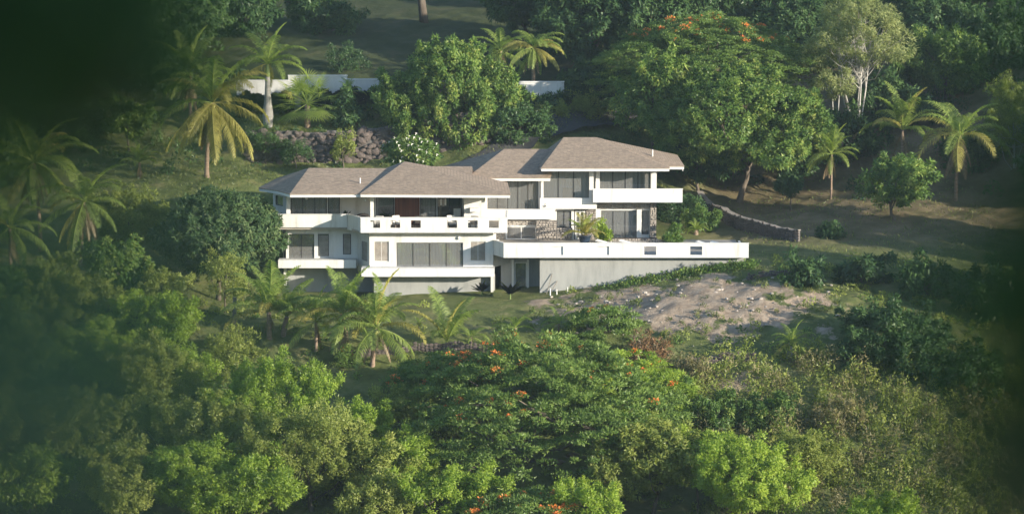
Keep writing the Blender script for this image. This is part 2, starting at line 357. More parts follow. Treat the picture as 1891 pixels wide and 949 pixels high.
    ea = ramp(nt, [(.28, (.20,.15,.105)), (.5, (.36,.28,.205)), (.72, (.48,.39,.295))]); nt.links.new(noise(1.1, 8, .7).outputs[0], ea.inputs[0])
    a1 = N(nt, 'ShaderNodeAttribute'); a1.attribute_name = 'dryness'
    a2 = N(nt, 'ShaderNodeAttribute'); a2.attribute_name = 'bare'
    mA = N(nt, 'ShaderNodeMix', data_type='RGBA'); nt.links.new(a1.outputs['Fac'], mA.inputs[0]); nt.links.new(g.outputs[0], mA.inputs[6]); nt.links.new(dr.outputs[0], mA.inputs[7])
    so = ramp(nt, [(.3, (.036,.05,.02)), (.55, (.062,.075,.032)), (.75, (.10,.09,.048))]); nt.links.new(noise(.3).outputs[0], so.inputs[0]); a3 = N(nt, 'ShaderNodeAttribute'); a3.attribute_name = 'soil_or_shade'
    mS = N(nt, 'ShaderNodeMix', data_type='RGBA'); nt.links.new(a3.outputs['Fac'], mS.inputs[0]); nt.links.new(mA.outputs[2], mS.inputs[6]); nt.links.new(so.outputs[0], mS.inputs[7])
    nb = noise(.9, 8, .7); sb = N(nt, 'ShaderNodeMath', operation='MULTIPLY_ADD'); sb.inputs[1].default_value = 2.4; sb.inputs[2].default_value = -1.2
    nt.links.new(nb.outputs[0], sb.inputs[0])
    ab = N(nt, 'ShaderNodeMath', operation='ADD'); nt.links.new(sb.outputs[0], ab.inputs[0]); nt.links.new(a2.outputs['Fac'], ab.inputs[1])
    rb = ramp(nt, [(.38, (0,0,0)), (.62, (1,1,1))]); nt.links.new(ab.outputs[0], rb.inputs[0])
    gt = N(nt, 'ShaderNodeMath', operation='MULTIPLY'); nt.links.new(rb.outputs[0], gt.inputs[0])
    mn = N(nt, 'ShaderNodeMath', operation='MULTIPLY_ADD'); mn.use_clamp = True; mn.inputs[1].default_value = 6; mn.inputs[2].default_value = .12
    nt.links.new(a2.outputs['Fac'], mn.inputs[0]); nt.links.new(mn.outputs[0], gt.inputs[1])
    mB = N(nt, 'ShaderNodeMix', data_type='RGBA'); nt.links.new(gt.outputs[0], mB.inputs[0]); nt.links.new(mS.outputs[2], mB.inputs[6]); nt.links.new(ea.outputs[0], mB.inputs[7])
    b = N(nt, 'ShaderNodeBsdfPrincipled'); b.inputs['Roughness'].default_value = .95; b.inputs['Specular IOR Level'].default_value = .1
    nt.links.new(mB.outputs[2], b.inputs['Base Color'])
    bp = N(nt, 'ShaderNodeBump'); bp.inputs['Strength'].default_value = .8; bp.inputs['Distance'].default_value = .25
    nt.links.new(noise(1.6, 8, .75).outputs[0], bp.inputs['Height']); nt.links.new(bp.outputs[0], b.inputs['Normal'])
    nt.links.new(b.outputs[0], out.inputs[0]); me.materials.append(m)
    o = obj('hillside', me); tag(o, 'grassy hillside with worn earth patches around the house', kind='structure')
build_terrain()

# ------------------------------------------------------------------ foliage
def unit(v): return v / (np.linalg.norm(v, axis=-1, keepdims=True) + 1e-9)
def leaf_geo(pos, axis, nrm, ln, wd, fold=.18, small=False):
    """diamond leaves: base, side, tip, side"""
    axis = unit(axis); side = unit(np.cross(axis, nrm)); up = np.cross(side, axis)
    ln = np.asarray(ln)[:, None]; wd = np.asarray(wd)[:, None]
    if small:       # leaves of a few pixels: one tapering face each
        v = np.stack([pos - side * wd * .5, pos + side * wd * .5, pos + axis * ln], 1).reshape(-1, 3)
        return v, np.arange(len(pos) * 3, dtype=np.int32).reshape(-1, 3)
    mid = pos + axis * ln * .45
    v = np.stack([pos, mid + side * wd * .5 + up * wd * fold, pos + axis * ln - up * ln * .08, mid - side * wd * .5 + up * wd * fold], 1).reshape(-1, 3)
    f = np.arange(len(pos) * 4, dtype=np.int32).reshape(-1, 4)
    return v, f
TRI = [0]
KIND = {  # clump radius, flatness, leaves per clump, leaf length, width, droop, spacing
 'clump': dict(r=.52, flat=.9, n=80, ln=.27, wd=.14, droop=.35, sp=.80),
 'dark':  dict(r=.66, flat=.85, n=62, ln=.36, wd=.18, droop=.6, sp=1.0),
 'dense': dict(r=.38, flat=.9, n=44, ln=.28, wd=.11, droop=.55, sp=.52),
 'layer': dict(r=.80, flat=.22, n=120, ln=.22, wd=.09, droop=.15, sp=.85),
 'fine':  dict(r=.46, flat=.95, n=100, ln=.18, wd=.10, droop=.15, sp=.70),
 'loose': dict(r=.46, flat=1.0, n=80, ln=.15, wd=.075, droop=-.1, sp=.66),
 'feather': dict(r=.50, flat=1.0, n=95, ln=.28, wd=.07, droop=.5, sp=.90),
 'twig':  dict(r=.42, flat=1.1, n=44, ln=.18, wd=.08, droop=-.5, sp=.55),
}
def crown_clumps(rng, w, h, kind, lobes=None, inner=.12):
    k = KIND[kind]; a, c = w / 2, h / 2
    nl = lobes or int(np.clip(5 + w * h / 12, 6, 16))
    if kind == 'layer':
        # umbrella: thin tiers that step down and out
        pts = []; area = a * a * 3.0
        for _ in range(int(area / (k['sp'] ** 2) * 2.6)):
            rr = math.sqrt(rng.random()); an = rng.random() * 2 * math.pi
            top = c * (1 - rr ** 2 * 1.0) ; lev = rng.choice([0, 0, 0, .3, .55, .8])
            lump = .25 * math.sin(an * 5 + rr * 7) * c
            z = top - lev * c * 1.3 + lump * .5 + rng.normal() * .12
            pts.append((rr * a * math.cos(an), rr * a * math.sin(an), z))
        P = np.array(pts); nrm = unit(P / np.array([a * a, a * a, c * c]) + np.array([0, 0, .6]))
        return P, nrm
    nl = int(nl * 1.9)
    u = unit(rng.normal(size=(nl, 3))); u[:, 2] = np.abs(u[:, 2]) * 1.15 - .40
    rad = rng.uniform(.16, .44, nl) * min(a, c * 1.15)
    cen = u * np.array([a, a, c]) * (1 - rad / min(a, c * 1.15))[:, None] * rng.uniform(.72, 1.12, (nl, 1))
    cen[0] = 0; rad[0] = (.84 if kind == 'dense' else .60) * min(a, c)
    P = []; Q = []
    for i in range(nl):
        n = max(4, int(4 * math.pi * rad[i] ** 2 / k['sp'] ** 2 * .95))
        d = unit(rng.normal(size=(n, 3))); p = cen[i] + d * rad[i] * rng.uniform(.82, 1.10, (n, 1)) * np.array([a / min(a, c*1.15) if i == 0 else 1.1, a / min(a, c*1.15) if i == 0 else 1.1, .95])
        keep = np.ones(n, bool)
        for j in range(nl):
            if j != i: keep &= (np.linalg.norm(p - cen[j], axis=1) > rad[j] * .80) | (rng.random(n) < inner)
        P.append(p[keep]); Q.append(d[keep])
    P = np.concatenate(P); Q = np.concatenate(Q)
    if kind in ('fine', 'loose', 'clump', 'twig', 'dark'):      # leafy shoots that break the outline
        pick = rng.permutation(np.where(Q[:, 2] > -.2)[0])[:int(len(P) * .16)]; sh = unit(Q[pick] + rng.normal(size=(len(pick), 3)) * .4 + np.array([0, 0, .7])); lv = rng.uniform(.5, 1.25, (len(pick), 1)) * k['r'] * 1.9
        P = np.concatenate([P, P[pick] + sh * lv * .55, P[pick] + sh * lv]); Q = np.concatenate([Q, sh, sh])
    ok = P[:, 2] > -c * 1.05
    return P[ok], Q[ok]
def crown_mesh(rng, w, h, kind, mat, lobes=None, dens=1.0):
    k = KIND[kind]; P, Q = crown_clumps(rng, w, h, kind, lobes)
    n = max(8, int(k['n'] * dens)); m = len(P)
    rc = k['r'] * rng.uniform(.45, 1.3, m)
    d = unit(rng.normal(size=(m, n, 3)) + Q[:, None, :] * .55 + np.array([0, 0, .3]))
    pos = P[:, None, :] + d * (rc[:, None, None] * rng.uniform(.35, 1.0, (m, n, 1))) * np.array([1, 1, k['flat']])
    axis = unit(d * .8 + rng.normal(size=(m, n, 3)) * .45 + np.array([0, 0, -k['droop']]))
    nr = unit(d + rng.normal(size=(m, n, 3)) * .45 + np.array([0, 0, .35]))
    ln = k['ln'] * rng.uniform(.7, 1.3, (m, n)); wd = k['wd'] * rng.uniform(.75, 1.25, (m, n))
    tint = np.clip(.5 + rng.normal(size=(m, 1)) * .17 + rng.normal(size=(m, n)) * .14, 0, 1)
    v, f = leaf_geo(pos.reshape(-1, 3), axis.reshape(-1, 3), nr.reshape(-1, 3), ln.ravel(), wd.ravel(), small=True)
    TRI[0] += len(f)
    tuft = unit(d * .75 + Q[:, None, :] * .8 + np.array([0, 0, .15]))
    return mesh_np('crown', v, f, mat, tint.ravel(), tuft=tuft.reshape(-1, 3)), P
_CACHE = {}
def get_crown(w, h, kind, mat, seed, lobes=None, dens=1.0):
    q = 1.28
    kw, kh = round(math.log(w) / math.log(q)), round(math.log(h) / math.log(q))
    key = (kind, mat.name, kw, kh, seed % 2, lobes, dens)
    if key not in _CACHE:
        rng = np.random.default_rng(abs(hash((kind, kw, kh, seed % 2))) % 100000 if False else (kw * 131 + kh * 17 + seed % 2 * 7 + len(kind) * 1009))
        W, H = q ** kw, q ** kh
        _CACHE[key] = crown_mesh(rng, W, H, kind, mat, lobes, dens) + (W, H)
    return _CACHE[key]
_tseed = [0]
def tree(kind, leaf, px, py, wpx, hpx, Y, label, name='leafy_tree', cat='tree', group=None, bark='bark', trunk=.02, stems=1, lobes=None, dens=1.0, limbs=7, rot=None):
    """a tree whose crown fills the given patch of the picture at distance Y, standing on the ground there"""
    _tseed[0] += 1; sd = _tseed[0]; rng = np.random.default_rng(1000 + sd)
    c = at(px, py, Y); s = (c - cam.location).length / FPX
    w, h = wpx * s, hpx * s
    me, P, W, H = get_crown(w, h, kind, L[leaf], sd, lobes, dens)
    g = gz(c.x, Y)
    root = empty(name, (c.x, Y, g)); tag(root, label, cat, group)
    rz = rng.uniform(0, 6.28) if rot is None else rot
    cr = obj('crown', me, root); cr.location = (0, 0, c.z - g); cr.rotation_euler = (0, 0, rz); cr.scale = (w / W, w / W, h / H)
    cz = c.z - g
    mb = MB(); cs, sn = math.cos(rz), math.sin(rz)
    r0 = max(.06, trunk * (w + h) / 2)
    idx = rng.permutation(len(P))[:limbs * stems]
    zlow = max(.15, cz - h * .42)
    for si in range(stems):
        ox, oy = (0, 0) if stems == 1 else (rng.normal() * r0 * 2, rng.normal() * r0 * 2)
        lean = rng.normal(size=2) * .06 * w * (1 if stems == 1 else 3)
        p0 = Vector((ox, oy, -.4)); p1 = Vector((ox + lean[0] * .3, oy + lean[1] * .3, zlow * .55)); p2 = Vector((ox + lean[0] * .6, oy + lean[1] * .6, zlow)); p3 = Vector((ox + lean[0], oy + lean[1], zlow + (cz + h * .1 - zlow) * .8))
        mb.tube([p0, p1, p2, p3], [r0 * 1.3, r0, r0 * .85, r0 * .35], 7)
        for q in idx[si * limbs:(si + 1) * limbs]:
            e = P[q] * np.array([w / W, w / W, h / H]); e = Vector((e[0] * cs - e[1] * sn, e[0] * sn + e[1] * cs, e[2] + cz))
            st = p2.lerp(p3, rng.uniform(0, .8)); md = st.lerp(e, .5) + Vector((0, 0, .08 * h * rng.normal()))
            mb.tube([st, md, e], [r0 * .5, r0 * .3, r0 * .1], 5, cap=False)
    mb.build('trunk', M[bark], root, smooth=True)
    return root, cr, P, (w / W, w / W, h / H), rz
def shrub_mesh(w, h, kind, leaf, seed, dens=1.0): return get_crown(w, h, kind, L[leaf], seed, None, dens)

# flower clusters: shared meshes
def cluster_mesh(mat, r, n, seed, ln=.12):
    rng = np.random.default_rng(seed); d = unit(rng.normal(size=(n, 3)) + np.array([0, 0, .4]))
    pos = d * r * rng.uniform(.3, 1, (n, 1)) * np.array([1.2, 1.2, .6])
    v, f = leaf_geo(pos, unit(d + rng.normal(size=(n, 3)) * .5), unit(rng.normal(size=(n, 3)) + np.array([0, 0, 1])), ln * rng.uniform(.7, 1.3, n), ln * .9 * rng.uniform(.7, 1.2, n))
    TRI[0] += 2 * n
    return mesh_np('blossom', v, f, mat, rng.random(n))
BLOSSOM = [cluster_mesh(L['orange'], .30, 40, 5, .14), cluster_mesh(L['orange'], .18, 18, 6, .13), cluster_mesh(L['orange'], .42, 64, 7, .14)]
def blossoms(root, pts, zoff=.2):
    """pts in the thing's own coordinates"""
    rng = np.random.default_rng(len(pts) + 3)
    for p in pts:
        b = obj('blossom', BLOSSOM[int(rng.integers(0, 3))], root); b.location = (p[0], p[1], p[2] + zoff)
        b.rotation_euler = (0, 0, rng.uniform(0, 6.28)); s = rng.uniform(.7, 1.15); b.scale = (s, s, s)

# ------------------------------------------------------------------ palms
def frond_mesh(Ln, e0, bend, mat, seed, pairs=54, lw=.052, ll=.85, hang=.5, vee=.35):
    """one pinnate frond growing along +x from the origin: rachis plus separate leaflets"""
    rng = np.random.default_rng(seed); nseg = 14
    pts = [np.zeros(3)]; e = e0
    for i in range(nseg):
        pts.append(pts[-1] + np.array([math.cos(e), 0, math.sin(e)]) * Ln / nseg); e -= bend / nseg * (0.4 + 1.2 * i / nseg)
    pts = np.array(pts)
    mb = MB(); mb.tube([tuple(p) for p in pts], [max(.012, .045 * (1 - i / nseg)) for i in range(nseg + 1)], 5)
    nv = len(mb.v); V = [np.array(mb.v)]; fq = [f for f in mb.f if len(f) == 4]; F = [np.array(fq)]; T = [np.full(len(fq), .75)]
    tt = np.linspace(.12, .99, pairs); ii = tt * nseg; i0 = np.minimum(ii.astype(int), nseg - 1); fr = (ii - i0)[:, None]
    P = pts[i0] * (1 - fr) + pts[i0 + 1] * fr; tan = unit(pts[i0 + 1] - pts[i0]); up = unit(np.cross(tan, np.array([0, 1, 0]))) * -1
    up = np.where(up[:, 2:3] < 0, -up, up) if e0 > -.2 else up
    ll_t = ll * np.clip(np.sin(np.pi * (tt * .86 + .12)) ** .6, .25, 1)
    for sgn in (-1, 1):
        side = np.tile(np.array([0, sgn, 0.]), (pairs, 1))
        d = unit(side * .85 + tan * .62 + up * vee + rng.normal(size=(pairs, 3)) * .10)
        l = ll_t * rng.uniform(.85, 1.1, pairs)
        a = P; b = P + d * l[:, None] * .5; c = b + unit(d + np.array([0, 0, -1]) * (hang * 2.2)) * l[:, None] * .5
        wv = tan * (lw / 2)
        v = np.stack([a - wv, a + wv, b + wv * 1.2, b - wv * 1.2, c + wv * .15, c - wv * .15], 1).reshape(-1, 3)
        k = np.arange(pairs)[:, None] * 6 + nv
        V.append(v); F.append(k + np.array([[0, 1, 2, 3]])); F.append(k + np.array([[3, 2, 4, 5]])); nv += len(v)
        t1 = np.clip(.45 + rng.normal(size=pairs) * .18, 0, 1); T += [t1, t1]
    F = np.concatenate(F); TRI[0] += 2 * len(F)
    return mesh_np('frond', np.concatenate(V), F, mat, np.concatenate(T))
FR = {}
for i, (e0, bd) in enumerate([(80, 45), (66, 70), (50, 90), (32, 95), (12, 90), (-12, 70), (-40, 45)]):
    for y, mt in (('g', L['palm']), ('y', L['palmy'])):
        FR[(i, y)] = frond_mesh(4.2, R(e0), R(bd), mt, 40 + i, hang=.35 + .08 * i)
for i, (e0, bd) in enumerate([(-58, 30), (-72, 14)]): FR[(i, 'd')] = frond_mesh(3.6, R(e0), R(bd), L['dead'], 90 + i, hang=.9, ll=.6)
COCO = MB(); COCO.lathe([(.01, -.13), (.07, -.11), (.105, -.03), (.10, .05), (.06, .11), (.01, .125)], 8); COCO = COCO.mesh('coconut', M['coconut'], True)
def curved_trunk(mb, h, lean, r0, r1, n=10, bulge=0.0):
    pts = []; rad = []
    for i in range(n + 1):
        t = i / n; pts.append((lean[0] * t * t, lean[1] * t * t, -.3 + (h + .3) * t))
        rad.append(r0 + (r1 - r0) * t + bulge * math.exp(-((t - .28) / .22) ** 2) + (r0 * .5 if i == 0 else 0) + .015 * (i % 2))
    mb.tube(pts, rad, 9)
    return Vector(pts[-1])
def palm(px, py_base, py_top, Y, label, fl=4.2, n=18, lean=(0, 0), yellow=0.0, nuts=0, group=None, seed=0, low=6, hi=0, r0=.16, name='coconut_palm', rotz=None):
    """py_top is where the fronds spring from"""
    rng = np.random.default_rng(500 + seed)
    b = at(px, py_base, Y); g = gz(b.x, Y); top = at(px, py_top, Y).z; h = max(.3, top - g)
    root = empty(name, (b.x, Y, g)); tag(root, label, 'palm', group)
    mb = MB(); tp = curved_trunk(mb, h, lean, r0, r0 * .75); mb.build('trunk', M['palmbark'], root, True)
    for i in range(n):
        t = i / max(1, n - 1); lev = int(round(hi + (low - hi) * t + rng.normal() * .35)); lev = max(0, min(6, lev))
        ye = 'y' if rng.random() < yellow * (.3 + 1.2 * t) else 'g'
        f = obj('frond', FR[(lev, ye)], root); f.location = tp
        f.rotation_euler = (rng.normal() * .15, rng.normal() * .08, i * 2.399 + rng.normal() * .2); s = fl / 4.2 * rng.uniform(.85, 1.1); f.scale = (s, s, s)
    for i in range(5 if n > 15 else 2):
        f = obj('dead_frond', FR[(i % 2, 'd')], root); f.location = tp - Vector((0, 0, .12)); f.rotation_euler = (rng.normal() * .1, 0, rng.uniform(0, 6.28)); s = min(fl / 4.2, h / 3.4) * rng.uniform(.6, .95); f.scale = (s, s, s)
    for i in range(nuts):
        an = rng.uniform(0, 6.28); rr = rng.uniform(.18, .42)
        c = obj('coconut', COCO, root); c.location = tp + Vector((rr * math.cos(an), rr * math.sin(an), -.15 - rng.uniform(0, .9 if nuts > 14 else .5)))
        c.rotation_euler = (rng.uniform(-.4, .4), rng.uniform(-.4, .4), 0)
    return root

# ------------------------------------------------------------------ the house
house = empty('villa', (xof(900, 226), 226, 0)); tag(house, 'white two storey hillside villa with brown shingled hip roofs and terraces', 'house')
HO = Vector(house.location)
def hpart(mb, name, mat, parent=house, smooth=False, label=None, kind=None):
    off = HO
    mb.v = [(p[0] - off.x, p[1] - off.y, p[2] - off.z) for p in mb.v]
    o = mb.build(name, M[mat], parent, smooth)
    if label: o['label'] = label
    if kind: o['kind'] = kind
    return o
def seg(pa, Ya, pb, Yb):
    A = Vector((xof(pa, Ya), Ya, 0)); B = Vector((xof(pb, Yb), Yb, 0)); d = (B - A).normalized(); n = Vector((d.y, -d.x, 0))
    return A, B, d, n
def smat(S):            # local: x along the wall, y outward, z up
    A, B, d, n = S; return Matrix(((d.x, n.x, 0, A.x), (d.y, n.y, 0, A.y), (0, 0, 1, 0), (0, 0, 0, 1)))
def spx(S, px):         # picture column -> distance along the wall
    A, B, d, n = S; k = xof(px, 1000.0) / 1000.0
    return (k * A.y - A.x) / (d.x - k * d.y)
def wall(S, z0, z1, t=.2, ops=(), name='wall', mat='white'):
    """ops: (s0,s1,za,zb) openings"""
    mb = MB(); Mx = smat(S); ln = (S[1] - S[0]).length
    cuts = sorted({0.0, ln, *[o[0] for o in ops], *[o[1] for o in ops]})
    for a, b in zip(cuts[:-1], cuts[1:]):
        if b - a < 1e-4: continue
        op = sorted([o for o in ops if o[0] <= a + 1e-5 and o[1] >= b - 1e-5], key=lambda o: o[2]); z = z0
        for o in op:
            if o[2] > z + 1e-4: mb.box(a, b, -t, 0, z, o[2], Mx)
            z = max(z, o[3])
        if z1 > z + 1e-4: mb.box(a, b, -t, 0, z, z1, Mx)
    return hpart(mb, name, mat)
def window(S, s0, s1, z0, z1, n=1, mat='bronze', glass='glass', louvre=False, fw=.05, rec=.08, curtain=None, sill=False, hbar=None, name='window', cs=None):
    Mx = smat(S); mb = MB()
    mb.box(s0, s1, -rec-.06, -rec, z0, z0+fw, Mx); mb.box(s0, s1, -rec-.06, -rec, z1-fw, z1, Mx)
    for k in range(n+1):
        x = s0 + (s1-s0)*k/n; w = fw if 0 < k < n else fw
        xa = min(max(x-w/2, s0), s1-w); mb.box(xa, xa+w, -rec-.055, -rec+.004, z0+fw, z1-fw, Mx)
    if hbar:
        for hz in hbar: mb.box(s0+fw, s1-fw, -rec-.05, -rec-.008, z0+(z1-z0)*hz-.02, z0+(z1-z0)*hz+.02, Mx)
    w = hpart(mb, name, mat)
    for k in range(n):
        a = s0+(s1-s0)*k/n+fw*.5; b = s0+(s1-s0)*(k+1)/n-fw*.5
        p = MB(); p.box(a, b, -rec-.035, -rec-.025, z0+fw*.9, z1-fw*.9, Mx); hpart(p, 'pane', glass, w)
    if louvre:
        p = MB(); q = z0+fw
        while q < z1-fw-.05:
            p.add([Mx @ Vector(c) for c in [(s0+fw,-rec-.02,q+.05),(s1-fw,-rec-.02,q+.05),(s1-fw,-rec+.025,q),(s0+fw,-rec+.025,q),(s0+fw,-rec-.02,q+.065),(s1-fw,-rec-.02,q+.065),(s1-fw,-rec+.025,q+.015),(s0+fw,-rec+.025,q+.015)]],
                  [(0,3,2,1),(4,5,6,7),(0,1,5,4),(1,2,6,5),(2,3,7,6),(3,0,4,7)]); q += .095
        hpart(p, 'louvre_slats', 'slat', w, kind='stuff')
    if curtain:
        for (ca, cb, cm) in curtain:
            p = MB(); xa, xb = s0+(s1-s0)*ca, s0+(s1-s0)*cb; m = max(6, int((xb-xa)/.07)); vs = []; fs = []
            for i in range(m+1):
                x = xa+(xb-xa)*i/m; y = -rec-.16-.035*math.sin(i*1.9)
                vs += [Mx @ Vector((x,y,z0+.03)), Mx @ Vector((x,y,z1-.03))]
            for i in range(m): fs.append((2*i,2*i+2,2*i+3,2*i+1))
            p.add(vs, fs); hpart(p, 'curtain', cm, w)
    if sill:
        p = MB(); p.box(s0-.05, s1+.05, -rec, .05, z0-.06, z0-.003, Mx); hpart(p, 'sill', 'white2', w)
    return w
def wall_win(S, z0, z1, wins, t=.2, mat='white'):
    """wins: dicts with px0, px1, py0, py1 and window() options; the depth of the wall gives the heights"""
    ops = []; jobs = []
    for w in wins:
        w = dict(w); s0, s1 = spx(S, w.pop('px0')), spx(S, w.pop('px1')); Ym = (S[0] + S[2]*(s0+s1)/2).y
        zb, zt = zof(w.pop('py1'), Ym), zof(w.pop('py0'), Ym); ops.append((s0, s1, zb, zt)); jobs.append((s0, s1, zb, zt, w))
    wall(S, z0, z1, t, ops, 'wall', mat)
    for s0, s1, zb, zt, w in jobs: window(S, s0, s1, zb, zt, **w)
def slab(poly, z0, z1, name, mat, **k):
    """poly: plan points (x,y), anticlockwise seen from above"""
    mb = MB(); n = len(poly)
    mb.add([(x, y, z0) for x, y in poly] + [(x, y, z1) for x, y in poly],
           [tuple(range(n))[::-1], tuple(range(n, 2*n))] + [(i, (i+1) % n, n+(i+1) % n, n+i) for i in range(n)])
    return hpart(mb, name, mat, **k)
def col(pa, pb, Y, z0, z1, depth=.35, name='column', mat='white'):
    mb = MB(); mb.box(xof(pa, Y), xof(pb, Y), Y, Y+depth, z0, z1); return hpart(mb, name, mat)
def coping(S, z, t, over=.04, h=.07):
    mb = MB(); mb.box(-over, (S[1]-S[0]).length+over, -t-over, over, z+.002, z+h, smat(S)); return hpart(mb, 'coping', 'white2')
ZF2, ZCE = 2.12, 4.80
# --- left wing
zL0 = zof(480, 226.3); zL1 = zof(495, 226.3)
S = seg(523, 227.5, 660, 227.5)
wall_win(S, zL1, ZF2-.05, [dict(px0=533, px1=580, py0=432, py1=479, n=2), dict(px0=587, px1=607, py0=432, py1=473, louvre=True, mat='dark'), dict(px0=633, px1=648, py0=432, py1=470, louvre=True, mat='dark')])
S = seg(660, 227.5, 682, 225)
wall_win(S, zof(495, 224)-.6, ZF2-.25, [dict(px0=667, px1=678, py0=446, py1=481, louvre=True, mat='dark')])
A = seg(523, 235, 523, 227.5); A = (Vector((xof(523,227.5)+.003, 235, 0)), Vector((xof(523,227.5)+.003, 227.5, 0)), Vector((0,-1,0)), Vector((-1,0,0)))
wall(A, -2.6, ZF2-.06)
S = seg(513, 226.3, 657, 226.3); wall(S, zL1, zL0, 1.15, name='ledge')                       # ledge below the windows
S = seg(515, 226.3, 641, 226.3); wall(S, zof(420, 226.3), zof(397, 226.3), .18, name='parapet'); coping(S, zof(397, 226.3), .18)
S = seg(641.5, 226.3, 666, 224); wall(S, zof(430, 224), zof(403, 224), .18, name='parapet'); coping(S, zof(403, 224), .18)
S = seg(505, 230.5, 531, 228); wall_win(S, ZF2, ZCE, [dict(px0=509, px1=523, py0=362, py1=380, n=1, mat='dark')])
S = seg(531, 228.02, 690, 228.02)
wall_win(S, ZF2, ZCE, [dict(px0=537, px1=604, py0=361, py1=400, n=3, curtain=[(.0,.42,'curtain'), (.42,1,'sheer')]), dict(px0=606, px1=628, py0=361, py1=404, n=1, mat='dark', curtain=[(.05,.9,'curtain')], name='door')])
col(529, 536, 226.6, ZF2, ZCE+.1)
slab([(xof(513,226.5), 226.5), (xof(640,226.5), 226.5), (xof(662,224.3), 224.3), (xof(935,224.3), 224.3), (xof(935,224.3), 236), (xof(513,226.5), 236)], 1.95, ZF2, 'upper_floor', 'floor')
slab([(xof(520,227.8)+.5, 227.8), (xof(680,227.8), 227.8), (xof(908,225.3), 225.3), (xof(908,225.3), 235), (xof(520,227.8)+.5, 235)], zof(495, 224)-.55, zof(495, 224)-.02, 'lower_floor', 'floor')
slab([(xof(520,235), 235), (xof(912,235), 235), (xof(912,235), 235.25), (xof(520,235), 235.25)], -3, ZCE+.2, 'back_wall', 'interior')
mb = MB(); mb.box(xof(655,230), xof(655,230)+.15, 228.3, 234.9, zL1, 1.94); hpart(mb, 'partition', 'interior')
# foundations
S = seg(528, 228.3, 692, 228.3); wall(S, -4.5, zL1-.003, .3, name='foundation', mat='greywall')
S = seg(690, 225.5, 914, 225.5); wall(S, -4.5, zof(511, 224)+.002, .3, name='foundation', mat='greywall')
# --- centre block
S = seg(667, 224, 913, 224); wall(S, zof(511, 224), zof(495, 224), 1.2, name='ledge')
S = seg(682, 225.003, 911, 225.003)
wall_win(S, zof(495, 224)-.3, ZF2-.25, [dict(px0=690, px1=718, py0=446, py1=483, n=2, louvre=True, mat='white2', curtain=[(0,1,'slat')]), dict(px0=732, px1=855, py0=448, py1=493, n=4, mat='bronze', curtain=[(0,.48,'sheer'),(.52,.74,'sheer'),(.80,.9,'sheer')]),
    dict(px0=868, px1=897, py0=446, py1=482, n=2, louvre=True, mat='white2', curtain=[(0,1,'slat')])])
xr = xof(911, 225)
wall((Vector((xr, 225.01, 0)), Vector((xr, 235, 0)), Vector((0,1,0)), Vector((1,0,0))), -3, ZF2-.06)
S = seg(666, 224, 937, 224); zb, zt = zof(430, 224), zof(403, 224)
ops = [(spx(S, c-9), spx(S, c+9), zof(421, 224), zof(407, 224)) for c in (693, 730, 768, 835, 873, 912)]
wall(S, zb, zt, .16, ops, 'parapet'); coping(S, zt, .16)
xp = xof(937, 224)
Sr = (Vector((xp-.004, 224.003, 0)), Vector((xp-.004, 230, 0)), Vector((0,1,0)), Vector((1,0,0))); wall(Sr, zb, zt, .16, name='parapet')
col(684, 690, 224.35, ZF2, ZCE+.1, .3)
S = seg(690.5, 228.04, 857, 228.04)
wall_win(S, ZF2, ZCE, [dict(px0=695, px1=728, py0=360, py1=408, n=1, mat='dark', curtain=[(.0,.1,'curtain')]), dict(px0=776, px1=806, py0=360, py1=408, n=1, mat='dark', curtain=[(.2,.9,'curtain')], name='door'),
    dict(px0=808, px1=853, py0=360, py1=408, n=2, mat='dark', glass='glass2', name='door', curtain=[(.0,.16,'tan'),(.88,1,'redwood')])])
mb = MB(); Sx = seg(729, 227.98, 775, 227.98); mb.box(0, (Sx[1]-Sx[0]).length, -.04, 0, ZF2+.01, ZCE-.1, smat(Sx))
for k in range(6):
    a = (Sx[1]-Sx[0]).length*k/6; mb.box(a+.03, a+.30, 0, .03, ZF2+.1, ZCE-.2, smat(Sx))
hpart(mb, 'door_panel', 'redwood', label='red brown wooden folding doors on the covered terrace')
S = seg(857, 226.3, 893, 226.3); wall(S, ZF2, ZCE, .25)
xs_ = xof(857, 226.3); wall((Vector((xs_+.003, 228.2, 0)), Vector((xs_+.003, 226.303, 0)), Vector((0,-1,0)), Vector((-1,0,0))), ZF2, ZCE, .2)
xs_ = xof(893, 226.3); wall((Vector((xs_-.003, 226.303, 0)), Vector((xs_-.003, 234, 0)), Vector((0,1,0)), Vector((1,0,0))), ZF2, ZCE, .2)
col(889, 896, 224.6, ZF2, ZCE+.1, .3)
slab([(xof(530,226), 226), (xof(650,224.6), 224.6), (xof(925,224.6), 224.6), (xof(925,224.6), 236), (xof(530,226), 236)], ZCE, ZCE+.12, 'ceiling', 'white2')
# air conditioner box on the upper terrace wall, wall lamps, light fittings
mb = MB(); mb.box(xof(868,225.9), xof(884,225.9), 225.85, 226.28, zof(391, 226), zof(384, 226)); hpart(mb, 'ledge_shelf', 'white2')
for px, py, Y in ((565, 427, 227.44), (847, 439, 224.93), (566, 366, 227.9), (674, 369, 224.6)):
    p = at(px, py, Y); mb = MB(); mb.lathe([(.03, .1), (.09, .06), (.11, -.06), (.05, -.14)], 8, tuple(p)); mb.box(p.x-.02, p.x+.02, p.y, p.y+.14, p.z+.02, p.z+.1); hpart(mb, 'wall_lamp', 'white2')
